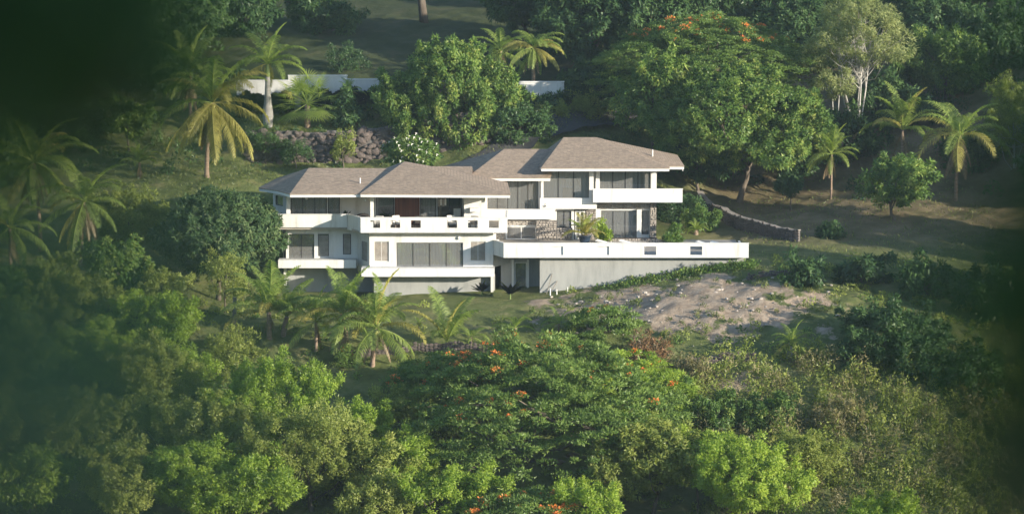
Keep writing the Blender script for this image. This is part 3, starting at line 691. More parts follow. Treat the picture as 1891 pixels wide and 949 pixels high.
# --- middle block (C)
ZT = .35
S = seg(885, 233.5, 1001, 233.5)
wall_win(S, -.8, zof(328, 233.5), [dict(px0=900, px1=994, py0=333, py1=389, n=5, mat='bronze', curtain=[(.36,.52,'sheer'),(.52,.66,'curtain'),(.78,.96,'tan')]), dict(px0=935, px1=990, py0=419, py1=442, n=2, mat='white2', fw=.07)])
S = seg(897, 232.9, 1025, 232.9); wall(S, zof(405, 232.9), zof(388, 232.9), .55, name='parapet'); coping(S, zof(388, 232.9), .3)
S = seg(1001, 233.51, 1060, 233.51)
wall_win(S, -.8, zof(386, 233.5), [dict(px0=1028, px1=1055, py0=389, py1=421, n=2, mat='dark')], mat='white')
wall((Vector((xof(885,233.5)+.003, 242, 0)), Vector((xof(885,233.5)+.003, 233.503, 0)), Vector((0,-1,0)), Vector((-1,0,0))), -.8, zof(330, 233.5))
slab([(xof(888,233.8), 233.8), (xof(1098,233.8), 233.8), (xof(1098,233.8), 241.9), (xof(888,233.8), 241.9)], zof(405, 232.9)+.1, zof(405, 232.9)+.3, 'middle_floor', 'floor')
slab([(xof(888,233.75), 233.75), (xof(1000,233.75), 233.75), (xof(1000,233.75), 241.9), (xof(888,233.75), 241.9)], zof(330, 233.5), zof(330, 233.5)+.1, 'ceiling', 'white2')
def cladding(S, s0, s1, z0, z1, seed, out=.06, sz=.26):
    """irregular stones set proud of a mortar backing"""
    rng = random.Random(seed); mb = MB(); Mx = smat(S); z = z0
    while z < z1 - .03:
        hh = min(rng.uniform(.6, 1.1) * sz * .75, z1 - z); x = s0 - rng.random() * .1
        while x < s1:
            w = rng.uniform(.6, 1.5) * sz; a, b = max(x, s0), min(x + w, s1)
            if b - a > .05:
                o = out * rng.uniform(.5, 1.4); g = .014; j = [rng.uniform(-.03, .03) for _ in range(8)]
                vs_ = [(a+g, -.02, z+g), (b-g, -.02, z+g), (b-g, -.02, z+hh-g), (a+g, -.02, z+hh-g),
                      (a+.05+j[0], o, z+.04+j[1]*.5), (b-.05+j[2], o, z+.04+j[3]*.5), (b-.05+j[4], o, z+hh-.04+j[5]*.5), (a+.05+j[6], o, z+hh-.04+j[7]*.5)]
                mb.add([Mx @ Vector(v) for v in vs_], [(4,5,6,7),(0,1,5,4),(1,2,6,5),(2,3,7,6),(3,0,4,7)])
            x += w
        z += hh
    return hpart(mb, 'stone_cladding', 'clad', kind='stuff')
S = seg(990, 233.0, 1057, 233.0); z0, z1 = ZT, zof(407, 233)
wall(S, ZT-.2, z1-.02, .25, [(spx(S,1028), spx(S,1057), zof(421, 233), z1+1)], 'stone_wall', 'mortar')
cladding(S, 0, spx(S,1028), z0, z1, 3); cladding(S, spx(S,1028), (S[1]-S[0]).length, z0, zof(421, 233), 4)
S = seg(912, 233.45, 934, 233.45); cladding(S, 0, (S[1]-S[0]).length, ZT, zof(407, 233.4), 5)
S = seg(934, 233.45, 990, 233.45); cladding(S, 0, (S[1]-S[0]).length, zof(416, 233.4), zof(407, 233.4), 6)
# --- upper right block (D)
ZD2 = zof(371, 232.9); ZDE = zof(314, 233)
S = seg(999, 233.2, 1090, 233.2)
wall_win(S, ZD2, ZDE, [dict(px0=1003, px1=1087, py0=315, py1=366, n=3, mat='dark', curtain=[(0,1,'sheer')])])
S = seg(997, 232.85, 1102, 232.85); wall(S, zof(386, 232.85), zof(366, 232.85), .34, name='parapet')
S = seg(1088, 234, 1212, 234)
wall_win(S, -.8, ZDE, [dict(px0=1108, px1=1201, py0=315, py1=356, n=4, mat='dark', curtain=[(0,.8,'sheer'),(.86,1,'curtain')]), dict(px0=1110, px1=1177, py0=389, py1=441, n=3, mat='bronze', curtain=[(.02,.28,'curtain'),(.30,.68,'sheer'),(.68,.98,'curtain')], name='door'),
    dict(px0=1185, px1=1198, py0=389, py1=433, n=1, mat='dark')])
col(1088, 1096, 232.9, zof(366, 232.85), ZDE, .4); col(1100, 1107, 233.4, ZD2, ZDE, .4); col(1202, 1210, 233.2, ZD2, ZDE, .4)
col(1098, 1108, 233.6, ZT, zof(386, 233.6), .3); col(1176, 1184, 233.7, ZT, zof(387, 233.7), .28)
S = seg(1200, 233.6, 1212, 233.6); wall(S, ZT-.1, zof(376, 233.6), .38, name='stone_pier', mat='mortar'); cladding(S, 0, (S[1]-S[0]).length, ZT, zof(376, 233.6), 8)
S = seg(1100, 233.9, 1200, 233.9); cladding(S, 0, (S[1]-S[0]).length, zof(386, 233.9), zof(375, 233.9), 9, .05)
S = seg(1060, 233.6, 1100, 233.6); wall(S, ZT-.1, zof(386, 233.5), .3, [(spx(S,1062), spx(S,1080), ZT-.1, zof(389,233.6))], mat='mortar'); cladding(S, spx(S,1081), (S[1]-S[0]).length, ZT, zof(389, 233.6), 11)
window(S, spx(S,1062), spx(S,1080), ZT+.02, zof(389, 233.6), n=2, mat='white2', fw=.11, hbar=(.2,.4,.6,.8), name='door', rec=-.02)
xq = xof(1212, 234); wall((Vector((xq, 234.003, 0)), Vector((xq, 242, 0)), Vector((0,1,0)), Vector((1,0,0))), -.5, ZDE)
xq = xof(999, 233.2); wall((Vector((xq+.003, 242, 0)), Vector((xq+.003, 233.203, 0)), Vector((0,-1,0)), Vector((-1,0,0))), zof(386, 232.85), ZDE)
slab([(xof(999,233), 242), (xof(886,242), 242), (xof(886,242), 242.2), (xof(1212,242.2), 242.2), (xof(1212,242.2), 242)][::-1] if False else [(xof(886,242), 242), (xof(1212,242), 242), (xof(1212,242), 242.2), (xof(886,242), 242.2)], -1, ZDE, 'back_wall', 'interior')
slab([(xof(1001,233.45), 233.45), (xof(1200,233.45), 233.45), (xof(1209,234.3), 234.3), (xof(1209,234.3), 241.9), (xof(1001,233.45), 241.9)], ZDE-.02, ZDE+.1, 'ceiling', 'white2')
slab([(xof(1001,233.45), 234.25), (xof(1209,234.3), 234.25), (xof(1209,234.3), 241.9), (xof(1001,233.45), 241.9)], ZD2-.25, ZD2, 'upper_floor', 'floor')
# balcony
Yb = 232.3; zb, zt = zof(374, Yb), zof(350, Yb)
S = seg(1095, Yb, 1260, Yb); wall(S, zb, zt, .18, name='balcony_parapet'); coping(S, zt, .18, .03, .06)
xq = xof(1260, Yb); wall((Vector((xq-.003, Yb+.003, 0)), Vector((xq-.003, 236.5, 0)), Vector((0,1,0)), Vector((1,0,0))), zb, zb+.3, .18, name='balcony_kerb')
slab([(xof(1096,Yb), Yb+.18), (xq-.18, Yb+.18), (xq-.18, 236.5), (xof(1214,234.2), 236.5), (xof(1214,234.2), 233.98), (xof(1096,Yb), 233.98)], zb+.03, zb+.2, 'balcony_floor', 'floor')
# --- big terrace
Yt = 223.0; zb, zt = zof(476, Yt), zof(450, Yt)
S = seg(930, Yt, 1383, Yt)
ops = [(spx(S, c-11), spx(S, c+11), zof(471, Yt), zof(455, Yt)) for c in (1029, 1114, 1201, 1286)]
wall(S, zb, zt, .18, ops, 'terrace_parapet'); coping(S, zt, .18, .03, .06)
S2 = seg(906, 225.6, 929.7, Yt+.01); wall(S2, zb, zt, .18, name='terrace_parapet'); coping(S2, zt, .18, .02, .055)
xq = xof(1383, Yt); wall((Vector((xq-.003, Yt+.003, 0)), Vector((xq-.003, 231.5, 0)), Vector((0,1,0)), Vector((1,0,0))), zb, ZT+.12, .18, name='terrace_kerb')
slab([(xof(908,225.8), 225.8), (xof(931,Yt+.19), Yt+.19), (xq-.19, Yt+.19), (xq-.19, 233.2), (xof(908,225.8), 233.98)], zb+.02, ZT, 'terrace_floor', 'floor')
for c in (1029, 1114):    # closed scuppers
    mb = MB(); mb.box(xof(c-11, Yt)+.01, xof(c+11, Yt)-.01, Yt+.10, Yt+.14, zof(471, Yt)+.01, zof(455, Yt)-.04); hpart(mb, 'scupper_panel', 'white2')
S = seg(997, 223.75, 1378, 223.75); wall(S, -4.2, zb+.01, .3, name='terrace_wall', mat='greywall')
wall((Vector((xof(997,223.75)+.003, 226.2, 0)), Vector((xof(997,223.75)+.003, 223.753, 0)), Vector((0,-1,0)), Vector((-1,0,0))), -4.2, zb+.01, .3, name='terrace_wall', mat='greywall')
S = seg(925, 226.2, 999, 226.2)
wall_win(S, -4.2, zb+.02, [dict(px0=950, px1=973, py0=484, py1=535, n=1, mat='white', fw=.09, name='door')], mat='greywall', t=.25)
mb = MB(); mb.box(xof(945,225.9), xof(949,225.9), 225.9, 226.19, -4, zof(480, 226)); mb.box(xof(973,225.9), xof(977,225.9), 225.9, 226.19, -4, zof(480, 226)); hpart(mb, 'door_post', 'white')
mb = MB(); mb.add([(xof(912,225.4), 225.4, -.9), (xof(940,226.1), 226.1, zb-.75), (xof(940,226.1), 226.1, zb), (xof(912,225.4), 225.4, zb), (xof(912,227), 227, -.9), (xof(940,227), 227, zb-.75), (xof(940,227), 227, zb), (xof(912,227), 227, zb)],
    [(0,1,2,3),(4,7,6,5),(0,4,5,1),(1,5,6,2),(2,6,7,3),(3,7,4,0)]); hpart(mb, 'stair_soffit', 'greywall')
# short stepped side wall between centre block and terrace
mb = MB(); mb.box(xof(911.5,225.7), xof(916,225.7), 225.7, 226.1, ZT, zof(432, 225.7)); mb.box(xof(916,225.7), xof(922,225.7), 225.7, 226.1, ZT, zof(443, 225.7)); mb.box(xof(922,225.7), xof(928,225.7), 225.7, 226.1, ZT, zof(447, 225.7)); hpart(mb, 'stepped_wall', 'white')
# stone planter edge in front of the glass doors
S = seg(1120, 231.4, 1215, 231.4); wall(S, ZT, ZT+.26, .5, name='planter', mat='mortar'); cladding(S, 0, (S[1]-S[0]).length, ZT+.01, ZT+.3, 13)
slab([(xof(1121,231.4), 231.45), (xof(1214,231.4), 231.45), (xof(1214,231.4), 231.85), (xof(1121,231.4), 231.85)], ZT+.26, ZT+.32, 'planter_soil', 'soil_or_shade')

# --- roofs: each a closed solid with its own white fascia
def roof(name_eave, top, faces, th=.24):
    """name_eave: eave corners in order (anticlockwise from above); top: ridge points; faces index eave+top"""
    n = len(name_eave); ev = [Vector(p) for p in name_eave]; tp = [Vector(p) for p in top]
    mb = MB(); mb.add([tuple(p + Vector((0, 0, .03))) for p in ev] + [tuple(p + Vector((0, 0, .03))) for p in tp], faces)
    cen = sum(ev, Vector()) / n
    # overhang drip edge of the shingles
    b = len(mb.v); mb.v += [tuple(p - Vector((0, 0, .03))) for p in ev]
    mb.f += [(b+i, b+(i+1) % n, (i+1) % n, i) for i in range(n)]
    mb.f.append(tuple(b+i for i in range(n))[::-1])
    r = hpart(mb, 'roof', 'roof')
    fb = MB(); inn = [p + (cen - p).normalized() * .06 for p in ev]
    fb.add([(p.x, p.y, p.z-.034) for p in inn] + [(p.x, p.y, p.z-th) for p in inn], [(n+i, n+(i+1) % n, (i+1) % n, i) for i in range(n)] + [tuple(range(n, 2*n))[::-1]])
    hpart(fb, 'fascia', 'white2', r)
    return r
ZE = 5.0
A1, A2, A3 = atz(535, 359, ZE), atz(511, 352.5, ZE), atz(477, 347.5, ZE)
Lr, Rr = at(570, 311, 228.6), at(735, 311.5, 228.6)
Bk0, Bk1 = Vector((A3.x + .8, 236.2, ZE)), Vector((Rr.x + 2, 236.2, ZE))
e1 = Vector((Rr.x + 2, A1.y + .2, ZE))
roof([A1, e1, Bk1, Bk0, A3, A2], [Rr, Lr], [(0, 1, 6, 7), (1, 2, 6), (2, 3, 7, 6), (3, 4, 7), (4, 5, 7), (5, 0, 7)])
ZE2 = ZE + .035
C0, C1 = atz(665, 358.5, ZE2), atz(943, 360, ZE2); Cc = Vector((xof(643, 228), 228, ZE2)); P = at(747, 299, 228.7)
C2, C3 = Vector((C1.x - .3, 234.5, ZE2)), Vector((Cc.x + .3, 236, ZE2))
roof([C0, C1, C2, C3, Cc], [P], [(0, 1, 5), (1, 2, 5), (2, 3, 5), (3, 4, 5), (4, 0, 5)])
q0, q1 = at(740, 308, 232.4), at(872, 308, 232.4)
zq = ZE + .02
roof([Vector((q0.x, 228.6, zq)), Vector((q1.x, 228.6, zq)), Vector((q1.x, 237, zq)), Vector((q0.x, 237, zq))], [q0, q1], [(0, 1, 5, 4), (1, 2, 5), (2, 3, 4, 5), (3, 0, 4)])
ZEC = zof(329, 232)
c0, c1 = at(862, 329, 232), at(1017, 329, 232); cg = atz(806, 311, ZEC); c2 = Vector((c1.x, 242.5, ZEC)); cb = Vector((cg.x + 2, 244, ZEC))
cp, cr_ = at(931, 276, 236.2), at(1030, 276, 236.2)
for v in (c0, c1): v.z = ZEC
roof([c0, c1, c2, cb, cg], [cr_, cp], [(0, 1, 5, 6), (1, 2, 5), (2, 3, 6, 5), (3, 4, 6), (4, 0, 6)])
ZED = zof(311, 231.5)
d0, d1 = at(999, 311, 231.5), at(1237, 311, 231.5); d0.z = d1.z = ZED
dc = Vector((xof(990, 237), 237, ZED)); dl, dr_ = at(1041, 254.5, 236.6), at(1102, 254.5, 236.6)
roof([d0, d1, Vector((d1.x, 243.5, ZED)), Vector((dc.x + .3, 243.5, ZED)), dc], [dr_, dl], [(0, 1, 5, 6), (1, 2, 5), (2, 3, 6, 5), (3, 4, 6), (4, 0, 6)])
ZED2 = ZED + .02; f0 = atz(1264, 307.5, ZED2)
roof([Vector((dl.x, f0.y, ZED2)), f0, Vector((f0.x, 243.3, ZED2)), Vector((dl.x, 243.3, ZED2))], [dr_ - Vector((0, 0, .05)), Vector((dl.x, dr_.y, dr_.z - .05))], [(0, 1, 4, 5), (1, 2, 4), (2, 3, 5, 4), (3, 0, 5)])
# vent pipes, gutter spouts
for px, py, Y, h in ((1205, 288, 234.2, .5), (665, 334, 225.6, .22)):
    p = at(px, py, Y); mb = MB(); mb.tube([p - Vector((0, 0, .5)), p + Vector((0, 0, h))], .05, 8); hpart(mb, 'vent_pipe', 'white2')
for px, Y, z in ((896, 224.8, ZCE), (1260, 233.9, ZED-.2)):
    mb = MB(); x = xof(px, Y); mb.tube([(x, Y, z), (x, Y, z - (2.6 if px < 1000 else .25))], .035, 6); hpart(mb, 'downpipe', 'white2')

# ------------------------------------------------------------------ walls, drive and other things on the hill
def stone_mesh(seed):
    rng = random.Random(seed); mb = MB(); n = 7; prof = [(.35, 0.0), (.5, .10), (.46, .32), (.22, .42)]
    jit = [rng.uniform(.8, 1.12) for _ in range(n)]
    for i, (r, y) in enumerate(prof):
        for k in range(n):
            an = 2*math.pi*k/n; q = r*jit[k]*rng.uniform(.93, 1.06); mb.v.append((q*math.cos(an)*1.12, -y, q*math.sin(an)))
    for i in range(3):
        for k in range(n): mb.f.append((i*n+k, i*n+(k+1) % n, (i+1)*n+(k+1) % n, (i+1)*n+k))
    mb.f.append(tuple(3*n+k for k in range(n)))
    return mb
STONE_MB = [stone_mesh(s) for s in range(6)]
STONE = [m.mesh('stone', M['stone'], False) for m in STONE_MB]
def retaining_wall():
    x0, x1 = xof(455, WALL_Y), xof(905, WALL_Y)
    g = gz((x0+x1)/2, WALL_Y-1)
    root = empty('retaining_wall', ((x0+x1)/2, WALL_Y, g)); tag(root, 'long rough fieldstone retaining wall behind the roofs of the villa', 'stone wall')
    rng = random.Random(4); mb = MB(); n = 24
    tops = []
    for i in range(n):
        a = x0+(x1-x0)*i/n; b = x0+(x1-x0)*(i+1)/n; m = (a+b)/2
        zb = gz(m, WALL_Y-.9)-.5; zt = gz(m, WALL_Y+1.2)+.12; tops.append((a, b, zb, zt))
        mb.box(a-(x0+x1)/2, b-(x0+x1)/2+.01, -.05, .55+.004*(i % 2), zb-g, zt-g-.08)
    mb.build('wall_core', M['mortar'], root)
    n = 0; rng.seed(11); L0 = x1-x0
    for row in range(8):
        for i in range(37):
            x = x0+(i+.5*(row % 2)+rng.uniform(-.35, .35))*L0/37; a, b, zb, zt = tops[min(23, max(0, int((x-x0)/L0*24)))]
            w = rng.uniform(.38, .95)*(1.25 if rng.random() < .12 else 1); z = zb+.45+(row+.5+rng.uniform(-.4, .4))*(zt-zb-.5)/8
            o = obj('stone', STONE[rng.randrange(6)], root); o.location = (x-(x0+x1)/2, -.02-rng.uniform(0, .1), z-g)
            o.scale = (w, rng.uniform(.4, .9), w*rng.uniform(.5, .85)); o.rotation_euler = (rng.uniform(-.15, .15), rng.uniform(-.7, .7), rng.uniform(-.15, .15))
retaining_wall()
def joined_stones(name, path, height, size, seed, label, depth=.4, cap=False, kind=None):
    """a low dry-stone wall that follows a path of ground points; stones too small to tell apart"""
    rng = random.Random(seed); c0 = path[0]; g0 = gz(c0[0], c0[1])
    root = empty(name, (c0[0], c0[1], g0)); tag(root, label, 'stone wall')
    core = MB(); mb = MB(); cp = MB()
    for (xa, ya), (xb, yb) in zip(path[:-1], path[1:]):
        A, B = Vector((xa, ya, 0)), Vector((xb, yb, 0)); ln = (B-A).length; d = (B-A)/ln; nn = Vector((d.y, -d.x, 0))
        k = max(1, int(ln/.8))
        for i in range(k):
            p, q = A+d*(ln*i/k), A+d*(ln*(i+1)/k); zt = [gz(*(w.xy + nn.xy*-.6)) + height*(.55 if cap else .1) for w in (p, q)]; zb = [gz(*(w.xy + nn.xy*.5))-.4 for w in (p, q)]
            o = Vector((c0[0], c0[1], g0))
            vs_ = [(p+nn*.0).to_tuple(), (q+nn*.0).to_tuple(), (q-nn*depth).to_tuple(), (p-nn*depth).to_tuple()]
            zz = [0, 1, 1, 0]
            core.add([(v[0]-o.x, v[1]-o.y, zb[zz[j]]-g0) for j, v in enumerate(vs_)] + [(v[0]-o.x, v[1]-o.y, zt[zz[j]]-g0) for j, v in enumerate(vs_)], [(0,3,2,1),(4,5,6,7),(0,1,5,4),(1,2,6,5),(2,3,7,6),(3,0,4,7)])
            if cap:
                vv = [p+nn*.08, q+nn*.08, q-nn*(depth+.08), p-nn*(depth+.08)]
                cp.add([(v.x-o.x, v.y-o.y, zt[zz[j]]+.003-g0) for j, v in enumerate(vv)] + [(v.x-o.x, v.y-o.y, zt[zz[j]]+.08-g0) for j, v in enumerate(vv)], [(0,3,2,1),(4,5,6,7),(0,1,5,4),(1,2,6,5),(2,3,7,6),(3,0,4,7)])
            x = 0; seglen = ln/k
            while x < seglen:
                w = rng.uniform(.7, 1.4)*size; z = max(zb)+.25; zm = min(zt)+(0 if cap else height*.35)
                while z < zm:
                    hh = rng.uniform(.6, 1.0)*size; S_ = STONE_MB[rng.randrange(6)]
                    Mx = Matrix.Translation(p + d*(x+w/2) - o + Vector((0, 0, z+hh/2-0))) @ Matrix(((d.x, -nn.x, 0, 0), (d.y, -nn.y, 0, 0), (0, 0, 1, 0), (0, 0, 0, 1))) @ Matrix.Diagonal((w, rng.uniform(.35, .6)*size*1.6, hh, 1))
                    mb.add([Mx @ Vector(v) for v in S_.v], S_.f); z += hh*.9
                x += w*.95
    core.build('wall_core', M['mortar'], root)
    s = mb.build('stones', M['stone'], root); s['kind'] = 'stuff'
    if cap: cp.build('coping', M['wood'], root)
    return root
def gp(px, py, Y): p = at(px, py, Y); return (p.x, Y)
joined_stones('garden_wall', [gp(1288, 372, 247), gp(1315, 395, 243), gp(1345, 418, 239), gp(1400, 440, 235), gp(1470, 462, 231)], 1.5, .3, 5, 'curved stone garden wall stepping down the lawn beside the terrace', cap=True)
joined_stones('rubble_wall', [gp(1265, 668, 205.5), gp(1330, 664, 205.8), gp(1390, 668, 205.6)], .9, .3, 6, 'short tumbled rubble wall at the foot of the bare earth bank')
joined_stones('terrace_edge', [gp(640, 668, 209), gp(740, 664, 209.3), gp(850, 662, 209.3), gp(930, 668, 208.8)], .55, .3, 7, 'low stone edging below the row of coconut palms')
joined_stones('rubble_edge', [gp(1380, 512, 219.5), gp(1440, 508, 219.8), gp(1500, 500, 220.2)], .5, .26, 8, 'broken line of stones on the grass beyond the terrace corner')
# white boundary wall up the hill
def boundary_wall():
    Y = 258.5; root = empty('boundary_wall', (xof(750, Y), Y, gz(xof(750, Y), Y))); tag(root, 'white stepped boundary wall behind the hedge and palms', 'wall'); o = root.location
    for a, b, top in ((440, 535, 150), (535, 643, 141), (643.2, 760, 148), (760.2, 880, 150), (880.2, 1041, 152.5)):
        xa, xb = xof(a, Y), xof(b, Y); zt = zof(top, Y); zb = min(gz(xa, Y), gz(xb, Y)) - .6
        mb = MB(); mb.box(xa-o.x, xb-o.x, -.12, .12, zb-o.z, zt-o.z); w = mb.build('wall_section', M['white'], root)
        mb = MB(); mb.box(xa-o.x-.03, xb-o.x+.03, -.17, .17, zt-o.z+.002, zt-o.z+.1); mb.build('coping', M['white2'], w)
boundary_wall()
# asphalt drive that climbs behind the house
def drive():
    pts = [gp(845, 318, 245.5), gp(900, 292, 247), gp(980, 262, 251), gp(1070, 235, 256), gp(1150, 212, 261.5), gp(1230, 195, 265), gp(1330, 185, 268)]
    V = []; F = []; P2 = []
    for (a, b) in zip(pts[:-1], pts[1:]):
        for i in range(8): t = i/8; P2.append(Vector((a[0]+(b[0]-a[0])*t, a[1]+(b[1]-a[1])*t)))
    for i, p in enumerate(P2):
        d = (P2[min(i+1, len(P2)-1)]-P2[max(i-1, 0)]).normalized(); n = Vector((-d.y, d.x))
        zc = gz(p.x, p.y)
        for k, s in enumerate((-1.6, -.8, 0, .8, 1.6)):
            q = p+n*s; V.append((q.x, q.y, max(gz(q.x, q.y)+.06, zc-.2)))
    for i in range(len(P2)-1):
        for k in range(4): F.append((i*5+k, i*5+k+1, (i+1)*5+k+1, (i+1)*5+k))
    o = obj('driveway', mesh_np('driveway', V, np.array(F), M['asphalt'], smooth=True)); o['kind'] = 'structure'; o['label'] = 'dark asphalt drive climbing behind the villa'
drive()
def simple(name, label, cat, loc, group=None): r = empty(name, loc); tag(r, label, cat, group); return r
def on(px, py, Y): p = at(px, py, Y); return Vector((p.x, Y, gz(p.x, Y)))
# grey post by the palms
b = on(433, 615, 213.5); r = simple('wooden_post', 'tall grey weathered post standing beside the palm row', 'post', b)
mb = MB(); mb.tube([(0,0,-.4), (.02,0,1.0), (.05,.02,2.05)], [.15,.14,.13], 8); mb.build('shaft', M['wood'], r); mb = MB(); mb.tube([(.05,.02,2.052), (.05,.02,2.1)], [.15,.12], 8); mb.build('cap', M['wood'], r)
for k, (px, py, h, lb) in enumerate(((1016, 545, .55, 'pale garden stake set against the grey wall near its door'), (1028, 546, .4, 'shortest pale garden stake below the grey wall'), (1048, 545, .5, 'pale garden stake farthest along the grey wall from its door'))):
    b = on(px, py, 222.6); r = simple('garden_stake', lb, 'stake', b, 'stakes below the grey wall'); mb = MB(); mb.tube([(0,0,-.2), (0,0,h)], [.06,.05], 6); mb.build('shaft', M['cushion'], r)
# slanting tools against the grey wall
for k, (px, py, dx, h, lb) in enumerate(((1009, 530, .45, 1.5, 'long thin pole leaning on the grey terrace wall by the door'), (1015, 538, .6, .9, 'short thin pole leaning low on the grey terrace wall'))):
    b = on(px, py, 223.35); r = simple('leaning_pole', lb, 'pole', b, 'poles leaning on the grey wall'); mb = MB(); mb.tube([(0,-.1,-.05), (dx,.33,h)], .03, 6); mb.build('shaft', M['wood'], r)
# fallen logs and bare trunk on the upper lawn
for k, (px, py, a, ln, lb) in enumerate(((684, 47, -.5, 1.7, 'pale sawn log lying on the dark upper lawn'), (748, 45, .2, 1.5, 'slim pale branch lying nearest the bare trunk on the upper lawn'))):
    p = atz(px, py, 14.0); p.z = gz(p.x, p.y); Y = p.y
    r = simple('fallen_log', lb, 'log', p, 'logs on the upper lawn'); r.rotation_euler = (0, 0, a); mb = MB(); mb.tube([(-ln/2,0,.18), (0,.05,.25), (ln/2,0,.16)], [.17,.16,.11] if k == 0 else [.05,.09,.05], 7); mb.build('log', M['palebark'], r)
    if k == 1:
        mb = MB(); mb.tube([(-.3,0,.2), (-1.1,.3,.55), (-1.9,.2,.3)], [.06,.05,.03], 6); mb.build('branch', M['bark'], r)

# ------------------------------------------------------------------ furniture and pots
def pot_plant(px, Y, z, label, potmat, pr, ph, leaves, leafmat_, ll, seed, name='potted_plant', spread=.9, up=.8):
    x = xof(px, Y); r = simple(name, label, 'potted plant', (x, Y, z))
    mb = MB(); mb.lathe([(pr*.62, 0), (pr*.75, ph*.4), (pr, ph*.93), (pr*1.08, ph*.94), (pr*1.08, ph), (pr*.9, ph)], 14); mb.build('pot', M[potmat], r, True)
    mb = MB(); mb.lathe([(pr*.88, ph-.04), (pr*.5, ph+.03)], 10); mb.build('soil_or_shade', M['soil_or_shade'], r)
    rng = random.Random(seed)
    if leafmat_ in ('palm', 'palmy'):
        for i in range(leaves):
            lev = rng.choice([0, 1, 1, 2, 2, 3]); f = obj('frond', FR[(lev, 'y' if leafmat_ == 'palmy' and rng.random() < .6 else 'g')], r); f.location = (0, 0, ph); s = ll/4.2*rng.uniform(.8, 1.1)
            f.scale = (s, s*1.15, s); f.rotation_euler = (0, 0, i*2.4+rng.uniform(-.3, .3))
    else:
        rg = np.random.default_rng(seed)
        d = unit(rg.normal(size=(leaves, 3))*np.array([spread, spread, .4])+np.array([0, 0, up])); pos = np.zeros((leaves, 3))+np.array([0, 0, ph])+d*ll*.35
        v, f = leaf_geo(pos, d+np.array([0, 0, -.15]), unit(np.array([[0, 0, 1.]])+rg.normal(size=(leaves, 3))*.3), np.full(leaves, ll*.8)*rg.uniform(.7, 1.2, leaves), np.full(leaves, ll*.3))
        obj('leaves', mesh_np('leaves', v, f, L[leafmat_], rg.random(leaves)), r)
        mb = MB(); mb.tube([(0, 0, ph-.05), (.03, 0, ph+ll*.45)], .03, 6); mb.build('stem', M['bark'], r)
    return r
pot_plant(1080, 229.6, ZT, 'feathery yellow green palm in a big dark blue pot on the terrace', 'pot', .52, .78, 20, 'palmy', 2.1, 1, 'potted_palm')
pot_plant(640, 227.2, ZF2, 'broad leaved plant potted against the white wall of the upper balcony', 'terracotta', .2, .75, 14, 'dark', .55, 2)
pot_plant(712, 226.8, ZF2, 'dark bushy pot plant on the covered terrace by the wooden doors', 'terracotta', .22, .5, 46, 'dark', .65, 3)
pot_plant(517, 227.4, ZF2, 'low trailing plant potted at the end of the upper balcony', 'terracotta', .2, .75, 18, 'neem', .45, 4, spread=1.4, up=.2)
pot_plant(1009, 233.05, zof(388, 233.0)-.02, 'small flowering plant on the white ledge under the upper windows', 'terracotta', .14, .2, 26, 'pale', .4, 5)
def terrace_shrub(px, Y, z, w, h, label, leaf, kind='fine'):
    x = xof(px, Y); me, P, W, H = get_crown(w, h, kind, L[leaf], 3, 6, 1.0); r = simple('shrub', label, 'shrub', (x, Y, z))
    c = obj('crown', me, r); c.location = (0, 0, h*.5); c.scale = (w/W, w/W, h/H); mb = MB()
    for k in range(4): mb.tube([(0, 0, -.05), (math.cos(k*1.6)*w*.15, math.sin(k*1.6)*w*.15, h*.5)], [.04, .02], 5)
    mb.build('trunk', M['bark'], r)
terrace_shrub(1115, 231.65, ZT+.25, .6, .42, 'small yellow green bush in the stone planter by the glass doors', 'bright')
terrace_shrub(1240, 232.0, ZT-.2, 1.1, .75, 'low round yellow green bush at the edge of the terrace', 'neem')
def chair(px, Y, z, rz, label, mat='cushion', fr='wood', group='chairs on the covered terrace'):
    r = simple('armchair', label, 'chair', (xof(px, Y), Y, z), group); r.rotation_euler = (0, 0, rz)
    mb = MB(); mb.box(-.3, .3, -.28, .3, .36, .48); mb.build('seat', M[mat], r)
    mb = MB(); mb.box(-.3, .3, .24, .36, .485, 1.02, Matrix.Rotation(-.12, 4, 'X')); mb.build('backrest', M[mat], r)
    for sx in (-.33, .33):
        for sy in (-.26, .28):
            mb = MB(); mb.box(sx-.025, sx+.025, sy-.025, sy+.025, 0, .6); mb.build('leg', M[fr], r)
        mb = MB(); mb.box(sx-.03, sx+.03, -.3, .32, .6, .64); mb.build('armrest', M[fr], r)
chair(735, 225.6, ZF2, .5, 'pale cushioned armchair whose high back shows above the parapet')
chair(705, 226.0, ZF2, 2.8, 'pale armchair beside the corner column of the covered terrace')
chair(771, 226.2, ZF2, 3.4, 'dark wicker armchair behind the third parapet opening', 'darkcloth', 'dark')
chair(834, 225.7, ZF2, .2, 'light armchair behind the fourth parapet opening')
chair(873, 225.3, ZF2, -.4, 'grey armchair in front of the white wall of the covered terrace', 'slat')
r = simple('terrace_table', 'white topped low table on the covered terrace', 'table', (xof(805, 226), 226.2, ZF2))
mb = MB(); mb.box(-.8, .8, -.45, .45, .70, .75); mb.build('tabletop', M['white2'], r)
for sx in (-.7, .7):
    for sy in (-.38, .38): mb = MB(); mb.box(sx-.035, sx+.035, sy-.035, sy+.035, 0, .7); mb.build('leg', M['wood'], r)
